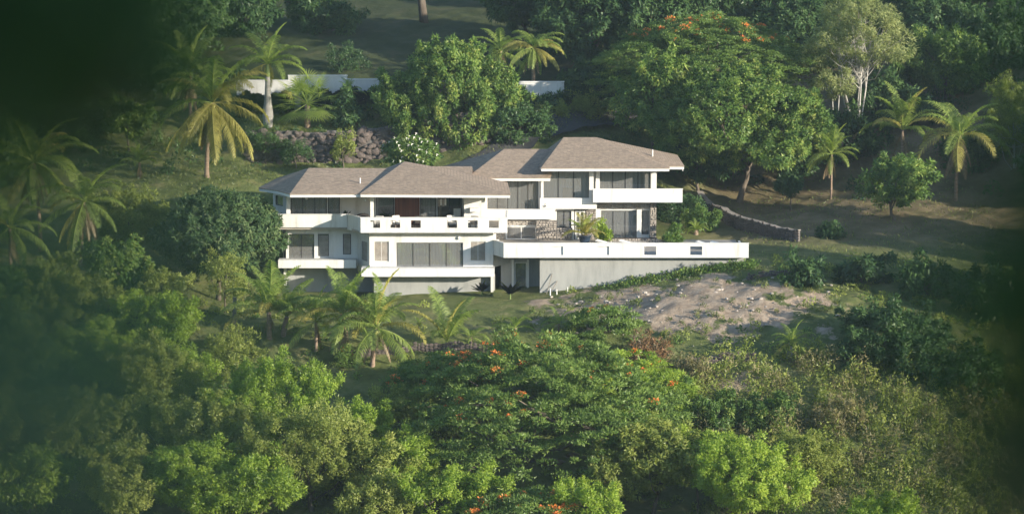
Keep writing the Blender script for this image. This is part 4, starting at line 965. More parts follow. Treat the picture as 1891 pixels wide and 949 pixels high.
# hooded wicker chair on the balcony
r = simple('hooded_chair', 'dark hooded wicker lounge chair with a pale cushion on the balcony corner', 'chair', (xof(670, 226.3), 226.4, ZF2))
mb = MB(); n = 9
pr = [(math.cos(math.pi*k/n), math.sin(math.pi*k/n)) for k in range(n+1)]
for (y0, y1, s) in ((.35, -.25, 1.0),):
    vs_ = [(c*.78, y0, .35+s_*.75) for c, s_ in pr]+[(c*.82, y1, .35+s_*.68) for c, s_ in pr]+[(c*.70, y0-.03, .35+s_*.68) for c, s_ in pr]+[(c*.74, y1, .35+s_*.61) for c, s_ in pr]; m = n+1
    mb.add(vs_, [(k, k+1, m+k+1, m+k) for k in range(n)]+[(2*m+k, 3*m+k, 3*m+k+1, 2*m+k+1) for k in range(n)]+[(m+k, m+k+1, 3*m+k+1, 3*m+k) for k in range(n)]+[tuple(range(m))[::-1]])
mb.build('hood', M['darkcloth'], r)
mb = MB(); mb.box(-.74, .74, -.3, .33, .0, .34); mb.build('base', M['darkcloth'], r)
mb = MB(); mb.lathe([(.05, .34), (.42, .36), (.44, .5), (.2, .6)], 12); mb.build('cushion', M['cushion'], r, True)
# shirts hung at the open terrace door
r = simple('hanging_cloth', 'pale striped cloth hanging from the terrace ceiling beside the open door', 'cloth', (xof(818, 226.8), 226.8, zof(382, 226.8)))
mb = MB(); mb.box(-.42, .30, -.012, .012, .62, .66); mb.build('rail', M['dark'], r)
for k in range(4):
    mb = MB(); x = -.38+k*.17; mb.box(x, x+.13, -.02+.01*k, .01+.01*k, .02+.09*(k % 2), .62); mb.build('cloth', M['cushion' if k % 2 else 'slat'], r)
# boxes seen through the upper windows and cupboard by the door
for px, Y, z, w, h, lb, m_ in ((1050, 233.34, ZD2, .95, 1.0, 'tan wooden cabinet behind the upper windows', 'tan'), (844, 227.6, ZF2, .55, 1.35, 'pale slatted cabinet by the open terrace door', 'curtain')):
    r = simple('cabinet', lb, 'cabinet', (xof(px, Y), Y, z)); mb = MB(); mb.box(-w/2, w/2, 0, .04, .05, h); mb.box(-w/2, w/2, .04, .32, .05, h-.01); mb.build('body', M[m_], r); mb = MB(); mb.box(-w/2+.04, -.01, -.02, -.002, .1, h-.06); mb.build('door', M[m_], r); mb = MB(); mb.box(.01, w/2-.04, -.02, -.002, .1, h-.06); mb.build('door', M[m_], r)
def lounger(px, Y, rz, label, up=.22):
    r = simple('sun_lounger', label, 'lounger', (xof(px, Y), Y, ZT), 'loungers on the big terrace'); r.rotation_euler = (0, 0, rz)
    mb = MB(); mb.box(-.34, .34, -.9, .45, .26, .36); mb.build('mattress', M['cushion'], r)
    mb = MB(); mb.box(-.34, .34, 0, .75, 0, .1, Matrix.Translation((0, .45, .28)) @ Matrix.Rotation(up, 4, 'X')); mb.build('backrest', M['cushion'], r)
    for sx in (-.3, .3):
        for sy in (-.8, .4): mb = MB(); mb.box(sx-.03, sx+.03, sy-.03, sy+.03, 0, .26); mb.build('leg', M['white2'], r)
lounger(1128, 228.3, 1.2, 'white sun lounger by the stone planter nearest the potted palm')
lounger(1172, 228.3, 1.3, 'white sun lounger in front of the glass doors')
lounger(1313, 227.3, 1.1, 'white sun lounger beyond the last parapet opening')
lounger(1340, 227.3, 1.2, 'white sun lounger at the open end of the terrace')
# dining chairs seen through the middle windows
for px in (915, 936):
    r = simple('dining_chair', 'pale dining chair behind the middle windows, ' + ('by the white column' if px == 915 else 'farther from the white column'), 'chair', (xof(px, 234.6), 234.6, zof(405, 232.9)+.3), 'chairs behind the middle windows')
    mb = MB(); mb.box(-.22, .22, -.22, .22, .42, .48); mb.build('seat', M['tan'], r); mb = MB(); mb.box(-.22, .22, .18, .23, .485, 1.1); mb.build('backrest', M['curtain'], r)
    for sx in (-.19, .19):
        for sy in (-.19, .19): mb = MB(); mb.box(sx-.02, sx+.02, sy-.02, sy+.02, 0, .42); mb.build('leg', M['wood'], r)

# ------------------------------------------------------------------ trees and shrubs, from the top of the hill down
WL = ['dark wood tree above the weeping palms', 'dark wood tree rising behind the drive above the short white wall', 'broad dark wood tree over the near end of the red flame tree',
      'dark wood tree directly above the middle of the red flame tree', 'dark wood tree squeezed between the red flame tree and the white stems', 'dark wood tree just past the white stemmed crown',
      'large dark wood tree at the shaded edge above the leaning palms'] + ['dark wood tree mostly cut off by the top edge of the picture'] * 5
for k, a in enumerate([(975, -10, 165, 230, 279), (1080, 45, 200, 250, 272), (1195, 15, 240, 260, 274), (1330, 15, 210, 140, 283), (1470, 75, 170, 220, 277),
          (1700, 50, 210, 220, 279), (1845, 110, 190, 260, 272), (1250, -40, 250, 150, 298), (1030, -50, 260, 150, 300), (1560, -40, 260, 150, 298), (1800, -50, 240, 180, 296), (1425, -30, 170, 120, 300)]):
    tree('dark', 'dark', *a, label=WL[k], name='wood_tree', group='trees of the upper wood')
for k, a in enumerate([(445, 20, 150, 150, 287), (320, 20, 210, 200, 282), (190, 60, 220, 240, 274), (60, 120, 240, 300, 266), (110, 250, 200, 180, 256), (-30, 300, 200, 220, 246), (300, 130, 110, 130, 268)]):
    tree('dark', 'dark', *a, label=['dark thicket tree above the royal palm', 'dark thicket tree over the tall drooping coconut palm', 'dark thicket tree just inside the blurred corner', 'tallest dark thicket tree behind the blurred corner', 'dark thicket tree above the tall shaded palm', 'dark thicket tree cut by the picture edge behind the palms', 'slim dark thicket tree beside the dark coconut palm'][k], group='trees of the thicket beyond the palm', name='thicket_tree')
tree('dark', 'dark', 612, 45, 115, 100, 289, 'round dark tree standing on the upper lawn near the logs')
tree('dark', 'dark', 560, 15, 80, 90, 293, 'slim dark tree at the top edge of the upper lawn')
tree('clump', 'neem', 783, -210, 300, 250, 291, 'tree with a bare grey trunk rising out of the upper lawn', trunk=.024)
tree('loose', 'dark', 640, 118, 90, 60, 271, 'loose grey green shrub on the lawn above the white wall', 'shrub', 'shrub')
# flame tree with red blossom behind
t, cr, P, sc, rz = tree('layer', 'flame', 1300, 125, 420, 170, 261, 'spreading flame tree with red blossom along its top behind the roofs', 'flame_tree', stems=2)
def top_blossoms(t, cr, P, sc, rz, n, seed, zmin=.3, xr=(-1e9, 1e9)):
    rng = np.random.default_rng(seed); cs, sn = math.cos(rz), math.sin(rz); out = []
    S = P * np.array(sc); X = S[:, 0] * cs - S[:, 1] * sn; Y = S[:, 0] * sn + S[:, 1] * cs; Z = S[:, 2]
    ok = np.where((Z > np.quantile(Z, zmin)) & (Y < .35 * Y.max()) & (X > xr[0]) & (X < xr[1]))[0]
    for i in rng.permutation(ok)[:n]: out.append((X[i], Y[i], Z[i] + cr.location.z))
    blossoms(t, out, .12)
top_blossoms(t, cr, P, sc, rz, 52, 3, .78)
tree('dark', 'neem', 1215, 190, 150, 250, 251, 'smooth mid green tree rising directly behind the highest roof')
tree('clump', 'neem', 1365, 235, 320, 230, 248, 'broad clumpy tree with sunlit tufts above the garden wall')
tree('clump', 'dark', 1290, 290, 170, 130, 250, 'low dark spreading tree between the highest roof and the garden wall')
tree('clump', 'dark', 1470, 290, 130, 140, 251, 'dark tree leaning over the lawn beside the dark fan of palms')
tree('feather', 'pale', 1582, 70, 215, 230, 258, 'tall pale yellow green tree with many white stems', 'white_stemmed_tree', bark='palebark', stems=7, trunk=.0075, limbs=12, dens=.75)
tree('feather', 'pale', 1545, 150, 90, 80, 256, 'smaller pale green tree leaning from the white stems', 'white_stemmed_tree', bark='palebark', stems=2, trunk=.009)
tree('clump', 'neem', 1745, 125, 180, 160, 266, 'clumpy mid green tree beyond the white stemmed tree')
tree('dark', 'dark', 1650, 205, 170, 130, 264, 'dark tree between the white stemmed tree and the two leaning palms')
tree('dark', 'dark', 1560, 260, 130, 120, 256, 'dark bushy tree below the white stems')
tree('loose', 'olive', 1875, 230, 120, 240, 250, 'thin grey stemmed tree at the dark edge of the lawn', bark='palebark', stems=2, trunk=.012)
tree('dark', 'dark', 1790, 290, 160, 120, 256, 'dark undergrowth tree behind the leaning palms')
tree('clump', 'neem', 1655, 345, 160, 120, 238, 'small clumpy tree alone on the lawn', trunk=.025)
tree('dense', 'dark', 1460, 338, 48, 60, 244, 'small upright dark shrub on the shaded lawn', 'shrub', 'shrub')
tree('dense', 'dark', 1534, 432, 56, 46, 232.5, 'clipped round dark bush on the lawn past the garden wall', 'round_bush', 'shrub', limbs=3)
tree('fine', 'dark', 1258, 395, 110, 80, 242, 'dark bush behind the balcony end of the villa', 'shrub', 'shrub')
tree('fine', 'neem', 1300, 412, 70, 50, 237.5, 'rounded bush inside the curve of the garden wall', 'shrub', 'shrub')
# the middle
tree('clump', 'neem', 835, 180, 300, 220, 254, 'large clumpy green tree standing over the roofs of the villa', trunk=.018)
tree('clump', 'neem', 742, 200, 130, 150, 253, 'dark skirt of a smaller tree against the large clumpy tree')
tree('clump', 'dark', 955, 240, 150, 110, 250.8, 'low dark tree on the drive side of the large clumpy tree')
tree('loose', 'olive', 1015, 215, 70, 80, 256, 'thin young tree in front of the short white wall', trunk=.02)
tree('loose', 'olive', 1082, 205, 60, 60, 259, 'spindly young tree beside the drive', trunk=.02)
tree('dark', 'dark', 1090, 165, 150, 100, 263, 'dark bush screening the bend of the drive', 'shrub', 'shrub')
tree('dark', 'dark', 1010, 195, 60, 30, 257.8, 'dark bush clinging to the short white wall', 'shrub', 'shrub')
f, fc, P, sc, rz = tree('dense', 'neem', 762, 283, 122, 72, 241, 'frangipani bush covered in white flowers behind the roof peak', 'frangipani', 'shrub')
rng = np.random.default_rng(9)
FL = cluster_mesh(M['petal'], .09, 10, 8, .085)
S_ = P * np.array(sc); cs, sn = math.cos(rz), math.sin(rz)
idx = rng.permutation(np.where((S_[:, 0] * sn + S_[:, 1] * cs < .8) & (S_[:, 2] > -.8))[0])[:64]
for i in idx:
    b = obj('flower', FL, f); b.location = ((S_[i, 0] * cs - S_[i, 1] * sn) * 1.06, (S_[i, 0] * sn + S_[i, 1] * cs) * 1.1 - .15, S_[i, 2] * 1.08 + fc.location.z + .15)
def hedge(pa, pb, pt, Y, label, seed):
    rng = np.random.default_rng(seed); xa, xb = xof(pa, Y), xof(pb, Y); n = int((xb - xa) * 900); zt = zof(pt, Y)
    x = rng.uniform(xa, xb, n); y = Y + rng.normal(size=n) * .35; g = ground(x, y); h = (zt - g) * (1 + .12 * np.sin(x * 2.1) + .07 * np.sin(x * 5.3)); z = g + h * rng.random(n) ** .6
    pos = np.stack([x, y, z], 1); d = unit(np.stack([rng.normal(size=n), rng.normal(size=n) - .4, rng.normal(size=n) + .3], 1))
    o0 = np.array([(xa + xb) / 2, Y, gz((xa + xb) / 2, Y)])
    v, f = leaf_geo(pos - o0, d, unit(d + rng.normal(size=(n, 3)) * .5 + np.array([0, 0, .4])), .26 * rng.uniform(.7, 1.3, n), .15 * rng.uniform(.7, 1.3, n)); TRI[0] += 2 * n
    o = obj('hedge', mesh_np('hedge', v, f, L['dark'], np.clip(.45 + .2 * rng.normal(size=n), 0, 1))); o.location = o0; tag(o, label, 'hedge')
hedge(440, 545, 176, 257.4, 'dark clipped hedge below the white wall by the royal palm', 1)
hedge(560, 720, 168, 257.2, 'dark ragged hedge below the stepped white wall', 2)
tree('dark', 'dark', 645, 215, 90, 50, 252.5, 'dark bush spilling over the top of the stone wall', 'shrub', 'shrub')
tree('loose', 'dark', 548, 284, 62, 36, 248.6, 'dark bush at the foot of the stone wall', 'shrub', 'shrub')
tree('loose', 'olive', 635, 278, 46, 50, 248.8, 'grey green spiky shrub growing out of the stone wall', 'shrub', 'shrub')
# palms of the upper garden
palm(382, 355, 190, 243, 'tall coconut palm with drooping yellowed fronds', 5.5, 30, (0.6, -.3), .95, 8, None, 1, 8, 1, .2)
palm(352, 250, 135, 258, 'dark coconut palm behind the drooping yellow palm', 4.4, 16, (0, 0), .1, 0, None, 2, 5, 0)
def royal_palm(px, py_b, py_t, Y, label, fl, seed):
    p = at(px, py_b, Y); g = gz(p.x, Y); h = at(px, py_t, Y).z - g; root = empty('royal_palm', (p.x, Y, g)); tag(root, label, 'palm')
    mb = MB(); curved_trunk(mb, h * .8, (0, 0), .34, .2, 12, .16); mb.build('trunk', M['royalbark'], root, True)
    mb = MB(); mb.tube([(0, 0, h * .79), (0, 0, h * .88), (0, 0, h)], [.22, .2, .09], 9); mb.build('crownshaft', M['crownshaft'], root, True)
    rng = np.random.default_rng(seed)
    for i in range(15):
        lev = [0, 1, 1, 2, 2, 3, 3, 3, 4, 4, 4, 5, 5, 2, 3][i]; f = obj('frond', FR[(lev, 'y' if i in (11, 12) else 'g')], root); f.location = (0, 0, h); f.rotation_euler = (0, 0, i * 2.4 + rng.normal() * .2); s = fl / 4.2; f.scale = (s, s, s)
royal_palm(495, 238, 118, 252.2, 'royal palm with a smooth swollen pale trunk above the stone wall', 4.0, 4)
royal_palm(1462, 668, 632, 206, 'small smooth trunked palm below the bare earth bank', 1.9, 5)
def fan_palm(px, py_b, py_t, Y, label, r, n, seed):
    rng = np.random.default_rng(seed); p = at(px, py_b, Y); g = gz(p.x, Y); h = at(px, py_t, Y).z - g; root = empty('fan_palm', (p.x, Y, g)); tag(root, label, 'palm')
    mb = MB(); curved_trunk(mb, h * .6, (0, 0), .3, .22, 8); mb.build('trunk', M['palmbark'], root, True)
    for i in range(n):
        el = rng.uniform(-.5, 1.35); az = i * 2.4; pl = r * rng.uniform(.55, .95)
        mb = MB(); d = Vector((math.cos(az) * math.cos(el), math.sin(az) * math.cos(el), math.sin(el))); tip = d * pl
        mb.tube([(0, 0, 0), tip], [.03, .02], 4)
        u = d.cross(Vector((0, 0, 1))).normalized(); w_ = u.cross(d)
        for k in range(22):
            a = (k / 21 - .5) * R(250); e = (d * math.cos(a) + u * math.sin(a)) * r * .55 * (1 - .2 * abs(a) / 2.2) + Vector((0, 0, -.12 * r)) + w_ * rng.normal() * .05
            s = e.cross(w_).normalized() * .035; mb.add([tip + s * .4, tip - s * .4, tip + e * .6 - s, tip + e, tip + e * .6 + s], [(0, 1, 2, 3, 4)])
        me = mb.mesh('fan_leaf', L['palmy' if i in (3, 9) else 'palm']); a_ = me.attributes.new('tint', 'FLOAT', 'FACE'); a_.data.foreach_set('value', np.full(len(me.polygons), rng.uniform(.4, .8), np.float32))
        o = obj('fan_leaf', me, root); o.location = (0, 0, h * .62)
fan_palm(568, 230, 165, 252.6, 'bushy fan palm with rounded leaves beside the royal palm', 2.7, 34, 3)
palm(645, 212, 172, 256, 'slender small palm in front of the stepped white wall', 1.7, 12, (0, 0), .1, 0, None, 5, 4, 0, .09, 'garden_palm')
palm(985, 200, 88, 262, 'weeping pale green palm above the short white wall', 3.3, 30, (0, 0), .25, 0, None, 6, 6, 2, .18, 'weeping_palm')
palm(925, 160, 95, 268, 'dark weeping palm behind the large clumpy tree', 3.2, 22, (0, 0), .0, 0, None, 7, 6, 1, .18, 'weeping_palm')
palm(1395, 40, 5, 296, 'small palm on the dry bank at the top of the wood', 1.8, 10, (0, 0), .3, 0, None, 8, 4, 0, .1, 'garden_palm')
palm(1765, 350, 250, 246, 'coconut palm with yellowing arched fronds at the dark edge of the lawn', 4.8, 16, (.3, 0), .42, 0, None, 9, 5, 1)
palm(1665, 345, 240, 252, 'coconut palm with upright fronds behind the small clumpy tree', 4.2, 15, (0, 0), .3, 0, None, 10, 4, 0)
palm(1535, 340, 285, 247, 'dark clumping palm in the shade below the white stems', 3.0, 16, (0, 0), .0, 0, None, 11, 5, 0, .1, 'garden_palm')
palm(1285, 452, 425, 236, 'short stout cycad on the grass inside the garden wall', 1.2, 18, (0, 0), .0, 0, None, 12, 4, 1, .22, 'cycad')
# far side of the garden, towards the thicket
palm(75, 470, 300, 230, 'tall coconut palm with hanging fronds in the thicket shade', 5.2, 22, (-.4, 0), .25, 0, None, 13, 6, 1)
palm(150, 480, 372, 227, 'shorter coconut palm with curled fronds in front of the thicket', 4.4, 18, (.3, 0), .2, 0, None, 14, 6, 1)
palm(20, 500, 420, 224, 'low coconut palm nearest the blurred leaves', 4.0, 14, (0, 0), .1, 0, None, 15, 6, 1)
tree('clump', 'neem', 238, 225, 100, 80, 252, 'bright tufted tree in the gap of the thicket')
palm(258, 335, 300, 244, 'stemless spiky palm beside the stone path', 2.0, 20, (0, 0), .1, 0, None, 16, 4, 0, .12, 'garden_palm')
tree('fine', 'olive', 240, 400, 150, 130, 231, 'yellow green bushy tree between the low palms and the dark domed tree')
tree('dense', 'mango', 402, 432, 245, 185, 225, 'dense dark domed tree against the end of the villa', 'domed_tree', trunk=.02)
tree('loose', 'olive', 415, 520, 80, 90, 219, 'thin wispy tree in front of the dark domed tree', trunk=.014)
# ground floor planting
def banana(px, py, Y, label, n, ll, leaf, seed):
    b = on(px, py, Y); r = simple('broad_leaved_plant', label, 'plant', b); rg = np.random.default_rng(seed)
    mb = MB(); mb.tube([(0, 0, -.1), (.02, 0, ll * .3)], [.07, .04], 7); mb.build('stem', M['crownshaft'], r)
    az = np.arange(n) * 2.4; el = rg.uniform(.3, 1.3, n); d = np.stack([np.cos(az) * np.cos(el), np.sin(az) * np.cos(el), np.sin(el)], 1)
    for i in range(n):
        v, f = leaf_geo(np.array([[0, 0, ll * .25]]) + d[i:i+1] * .1, d[i:i+1], np.array([[0, 0, 1.]]) + d[i:i+1] * .2, [ll * rg.uniform(.7, 1.1)], [ll * .32], .12)
        obj('leaf', mesh_np('leaf', v, f, L[leaf], [rg.random()]), r)
banana(890, 535, 223.9, 'yellow leaved plant against the foundation of the villa', 16, 1.0, 'bright', 1)
banana(942, 548, 222.4, 'tallest broad leaved plant near the basement door', 15, 1.3, 'bright', 2)
banana(1228, 440, 232.6, 'spiky plant at the corner pier of the villa', 10, .5, 'neem', 3)
# palms below the house
G = 'coconut palms in the row below the villa'
palm(497, 628, 576, 211.5, 'coconut palm at the post end of the palm row', 4.1, 18, (0, 0), .15, 0, G, 21, 4, 0, .2)
palm(523, 622, 584, 212.3, 'short coconut palm squeezed against the palm at the post end', 3.6, 12, (.3, 0), .1, 0, G, 22, 4, 0, .2)
palm(584, 655, 594, 209.8, 'slim trunked coconut palm second in the row from the post', 3.2, 13, (0, 0), .15, 0, G, 23, 5, 0, .13)
palm(626, 662, 580, 209.6, 'thick trunked coconut palm in the middle of the row', 4.1, 17, (.3, 0), .12, 0, G, 24, 5, 0, .22)
palm(688, 692, 606, 207.6, 'coconut palm hung with yellow nuts', 4.4, 21, (.3, 0), .15, 26, G, 25, 5, 0, .18)
palm(825, 655, 632, 209.8, 'young trunkless coconut palm with one pale upright frond', 4.0, 8, (0, 0), .35, 0, G, 26, 2, 0, .15)
palm(952, 640, 606, 211, 'small dark palm on the slope above the orange flowers', 1.9, 11, (0, 0), 0, 0, 'small palms on the slope', 27, 5, 1, .09, 'garden_palm')
palm(1032, 628, 597, 212, 'small palm on the slope next to the little flame tree', 1.8, 10, (0, 0), 0, 0, 'small palms on the slope', 28, 5, 1, .09, 'garden_palm')
palm(870, 640, 622, 210.5, 'tiny palm tucked beside the trunkless coconut palm', 1.6, 9, (0, 0), .2, 0, 'small palms on the slope', 29, 5, 1, .08, 'garden_palm')
palm(343 + 430, 612, 598, 213, 'tiny sapling palm on the grass behind the palm with nuts', .9, 7, (0, 0), .2, 0, 'small palms on the slope', 30, 4, 1, .05, 'garden_palm')
# slope below
t, cr, P, sc, rz = tree('layer', 'flame', 1115, 605, 130, 75, 210.5, 'little flame tree on the slope at the edge of the bare earth', 'flame_tree')
top_blossoms(t, cr, P, sc, rz, 3, 4, .5)
tree('twig', 'rust', 1195, 655, 100, 60, 206.5, 'reddish twiggy shrub at the foot of the bare earth', 'shrub', 'shrub')
tree('twig', 'dry', 1270, 700, 120, 70, 202.5, 'brown dry shrub below the rubble wall', 'shrub', 'shrub')
tree('clump', 'dark', 1640, 640, 250, 180, 206, 'broad dark tree on the shaded lower slope', trunk=.02)
tree('dark', 'dark', 1484, 520, 75, 65, 218, 'dark bush on the grass edge above the bare earth', 'shrub', 'shrub')
tree('dark', 'dark', 1595, 512, 110, 75, 218, 'pair topped dark bush in the shade past the terrace', 'shrub', 'shrub')
tree('dark', 'dark', 1715, 530, 140, 95, 216, 'wide dark bush above the broad shaded tree', 'shrub', 'shrub')
tree('dark', 'dark', 1830, 560, 150, 150, 213, 'dark tree at the shaded end of the slope')
tree('dark', 'dark', 1800, 700, 150, 130, 202, 'dark tree beyond the dry scrub')
tree('fine', 'neem', 1235, 745, 130, 80, 199, 'soft green bush beside the big flame tree', 'shrub', 'shrub')
t, cr, P, sc, rz = tree('layer', 'flame', 1010, 770, 520, 260, 194.5, 'big spreading flame tree with orange flowers below the palms', 'flame_tree', stems=3)
top_blossoms(t, cr, P, sc, rz, 26, 6, .5, (-9, -1)); top_blossoms(t, cr, P, sc, rz, 14, 16, .62, (-1, 9))
t, cr, P, sc, rz = tree('layer', 'flame', 820, 715, 230, 110, 201, 'lower flame tree beside the palm with nuts', 'flame_tree')
top_blossoms(t, cr, P, sc, rz, 20, 7, .4)
t, cr, P, sc, rz = tree('layer', 'bright', 1160, 720, 230, 120, 199, 'yellow green flame tree rising behind the big flame tree', 'flame_tree')
top_blossoms(t, cr, P, sc, rz, 22, 8, .5)
t, cr, P, sc, rz = tree('loose', 'flame', 935, 655, 60, 60, 206.5, 'slender shrub topped with a bunch of orange flowers', 'flowering_shrub', 'shrub')
top_blossoms(t, cr, P, sc, rz, 20, 9, .7)
t, cr, P, sc, rz = tree('loose', 'flame', 640, 672, 46, 40, 208, 'little shrub with one orange flower head among the palm trunks', 'flowering_shrub', 'shrub')
top_blossoms(t, cr, P, sc, rz, 3, 10, .7)
t, cr, P, sc, rz = tree('loose', 'flame', 830, 690, 60, 40, 206, 'low shrub with orange flowers at the foot of the trunkless palm', 'flowering_shrub', 'shrub')
top_blossoms(t, cr, P, sc, rz, 7, 11, .4)
# lower wood: nearer and brighter
LW = 'trees of the lower wood'
tree('twig', 'olive', 425, 655, 120, 80, 208, 'brownish olive bush above the brightest tree', 'shrub', 'shrub')
tree('fine', 'bright', 522, 720, 230, 130, 197, 'bright yellow green tree just below the palm row', group=LW)
tree('fine', 'bright', 665, 790, 130, 120, 193, 'bright tree between the olive crown and the big flame tree', group=LW)
tree('loose', 'olive', 575, 840, 270, 220, 189, 'large fine leaved olive green tree at the lower edge', group=LW)
tree('fine', 'bright', 320, 600, 130, 110, 209, 'bright tree on the bank under the dark domed tree', group=LW)
tree('fine', 'olive', 395, 790, 190, 150, 194, 'mid green tree under the brightest tree', group=LW)
tree('fine', 'bright', 370, 890, 220, 150, 186, 'leafy green tree at the lower edge next to the olive tree', group=LW)
tree('loose', 'olive', 275, 700, 190, 150, 201, 'soft olive tree seen partly through the blurred leaves', group=LW)
tree('fine', 'olive', 110, 560, 230, 170, 214, 'wide green tree below the low palms, veiled by blurred leaves', group=LW)
tree('fine', 'bright', 180, 660, 190, 140, 206, 'bushy green tree veiled by blurred leaves', group=LW)
tree('loose', 'olive', 160, 790, 240, 160, 195, 'olive tree deep in the blurred corner', group=LW)
tree('clump', 'bright', 60, 890, 190, 140, 187, 'tufted bright tree in the bottom corner under blurred leaves', group=LW)
tree('fine', 'olive', 230, 890, 190, 150, 186, 'dim olive tree beside the tufted corner tree', group=LW)
tree('fine', 'bright', 815, 920, 220, 100, 184, 'bright bushy tree at the lower edge below the big flame tree', group=LW)
t, cr, P, sc, rz = tree('layer', 'flame', 965, 955, 260, 80, 182.5, 'flat topped flame tree at the bottom edge with orange flowers', 'flame_tree')
top_blossoms(t, cr, P, sc, rz, 26, 12, .4)
tree('clump', 'olive', 1205, 840, 190, 180, 188, 'tufted grey green tree at the skirt of the big flame tree', group=LW)
tree('fine', 'bright', 1370, 890, 250, 160, 185, 'bright rounded tree at the lower edge below the dry scrub', group=LW)
tree('fine', 'bright', 1085, 925, 160, 80, 182, 'small bright tree between the flat flame tree and the tufted tree', group=LW)
tree('fine', 'bright', 1630, 955, 200, 90, 181, 'low bright tree under the dry scrub at the bottom edge', group=LW)
tree('fine', 'neem', 1330, 770, 110, 80, 197, 'green bush at the edge of the dry scrub', 'shrub', 'shrub')
tree('fine', 'olive', 700, 930, 150, 100, 184, 'green bushy tree at the bottom edge between olive and bright trees', group=LW)
tree('fine', 'bright', 455, 770, 200, 140, 196, 'bright tree filling the gap under the brightest tree', group=LW)
tree('fine', 'bright', 480, 900, 180, 130, 185, 'bright tree at the bottom edge in front of the olive crown', group=LW)
tree('fine', 'olive', 690, 870, 130, 130, 188, 'olive bush in the dip beside the big flame tree', group=LW)
tree('loose', 'olive', 300, 790, 170, 140, 195, 'pale olive tree beside the mid green tree', group=LW)
tree('fine', 'bright', 250, 600, 150, 120, 211, 'green tree beside the bank at the edge of the blurred leaves', group=LW)
tree('fine', 'bright', 340, 690, 130, 100, 203, 'green bush between the bank and the brightest tree', group=LW)
tree('fine', 'bright', 1290, 850, 120, 120, 188, 'bright bush joining the tufted tree and the bright rounded tree', group=LW)
tree('fine', 'olive', 1480, 850, 150, 110, 189, 'olive bush standing out of the dry scrub', 'shrub', 'shrub')
tree('fine', 'neem', 1420, 770, 110, 80, 197, 'green bush in the upper part of the dry scrub', 'shrub', 'shrub')
tree('twig', 'dry', 1560, 770, 140, 70, 197, 'pale dry bush in the middle of the scrub', 'shrub', 'shrub')
tree('fine', 'bright', 905, 905, 130, 80, 185, 'bright tuft of tree between the bushy tree and the flat flame tree', group=LW)
tree('fine', 'neem', 30, 660, 200, 160, 205, 'green tree at the very edge under the blurred leaves', group=LW)
tree('fine', 'olive', 20, 780, 200, 160, 195, 'olive tree at the very edge above the tufted corner tree', group=LW)
tree('fine', 'neem', 40, 560, 200, 140, 213, 'green tree at the very edge below the low coconut palm', group=LW)
tree('clump', 'neem', 220, 500, 130, 110, 219, 'green tree in front of the yellow green bushy tree', group=LW)
tree('fine', 'olive', 300, 540, 110, 80, 217, 'olive bush in the shade of the dark domed tree', 'shrub', 'shrub')
tree('twig', 'olive', 740, 760, 120, 90, 197, 'olive bush in the hollow between the bright tree and the lower flame tree', 'shrub', 'shrub')
tree('fine', 'olive', 1130, 880, 120, 110, 187, 'olive bush in the hollow under the big flame tree', 'shrub', 'shrub')
tree('fine', 'bright', 765, 850, 120, 110, 189, 'bright bush at the skirt of the big flame tree above the bushy tree', 'shrub', 'shrub')
tree('loose', 'dark', 490, 262, 50, 40, 249.2, 'dark creeper mound at the palm end of the stone wall', 'shrub', 'shrub')
# unseen trees on an added spur, put past the frame to cast shade
for k, a in enumerate([(2150, 300, 260, 320, 240), (1985, 300, 190, 290, 244), (1960, 180, 150, 220, 258), (2010, 430, 200, 330, 213), (2200, 400, 280, 380, 222), (2080, 180, 320, 360, 258), (2250, 250, 360, 420, 246)]):
    tree('dark', 'dark', *a, label='unseen tall dark tree added on the spur to shade the lawn', group='added shade trees of the spur', name='added_spur_tree')

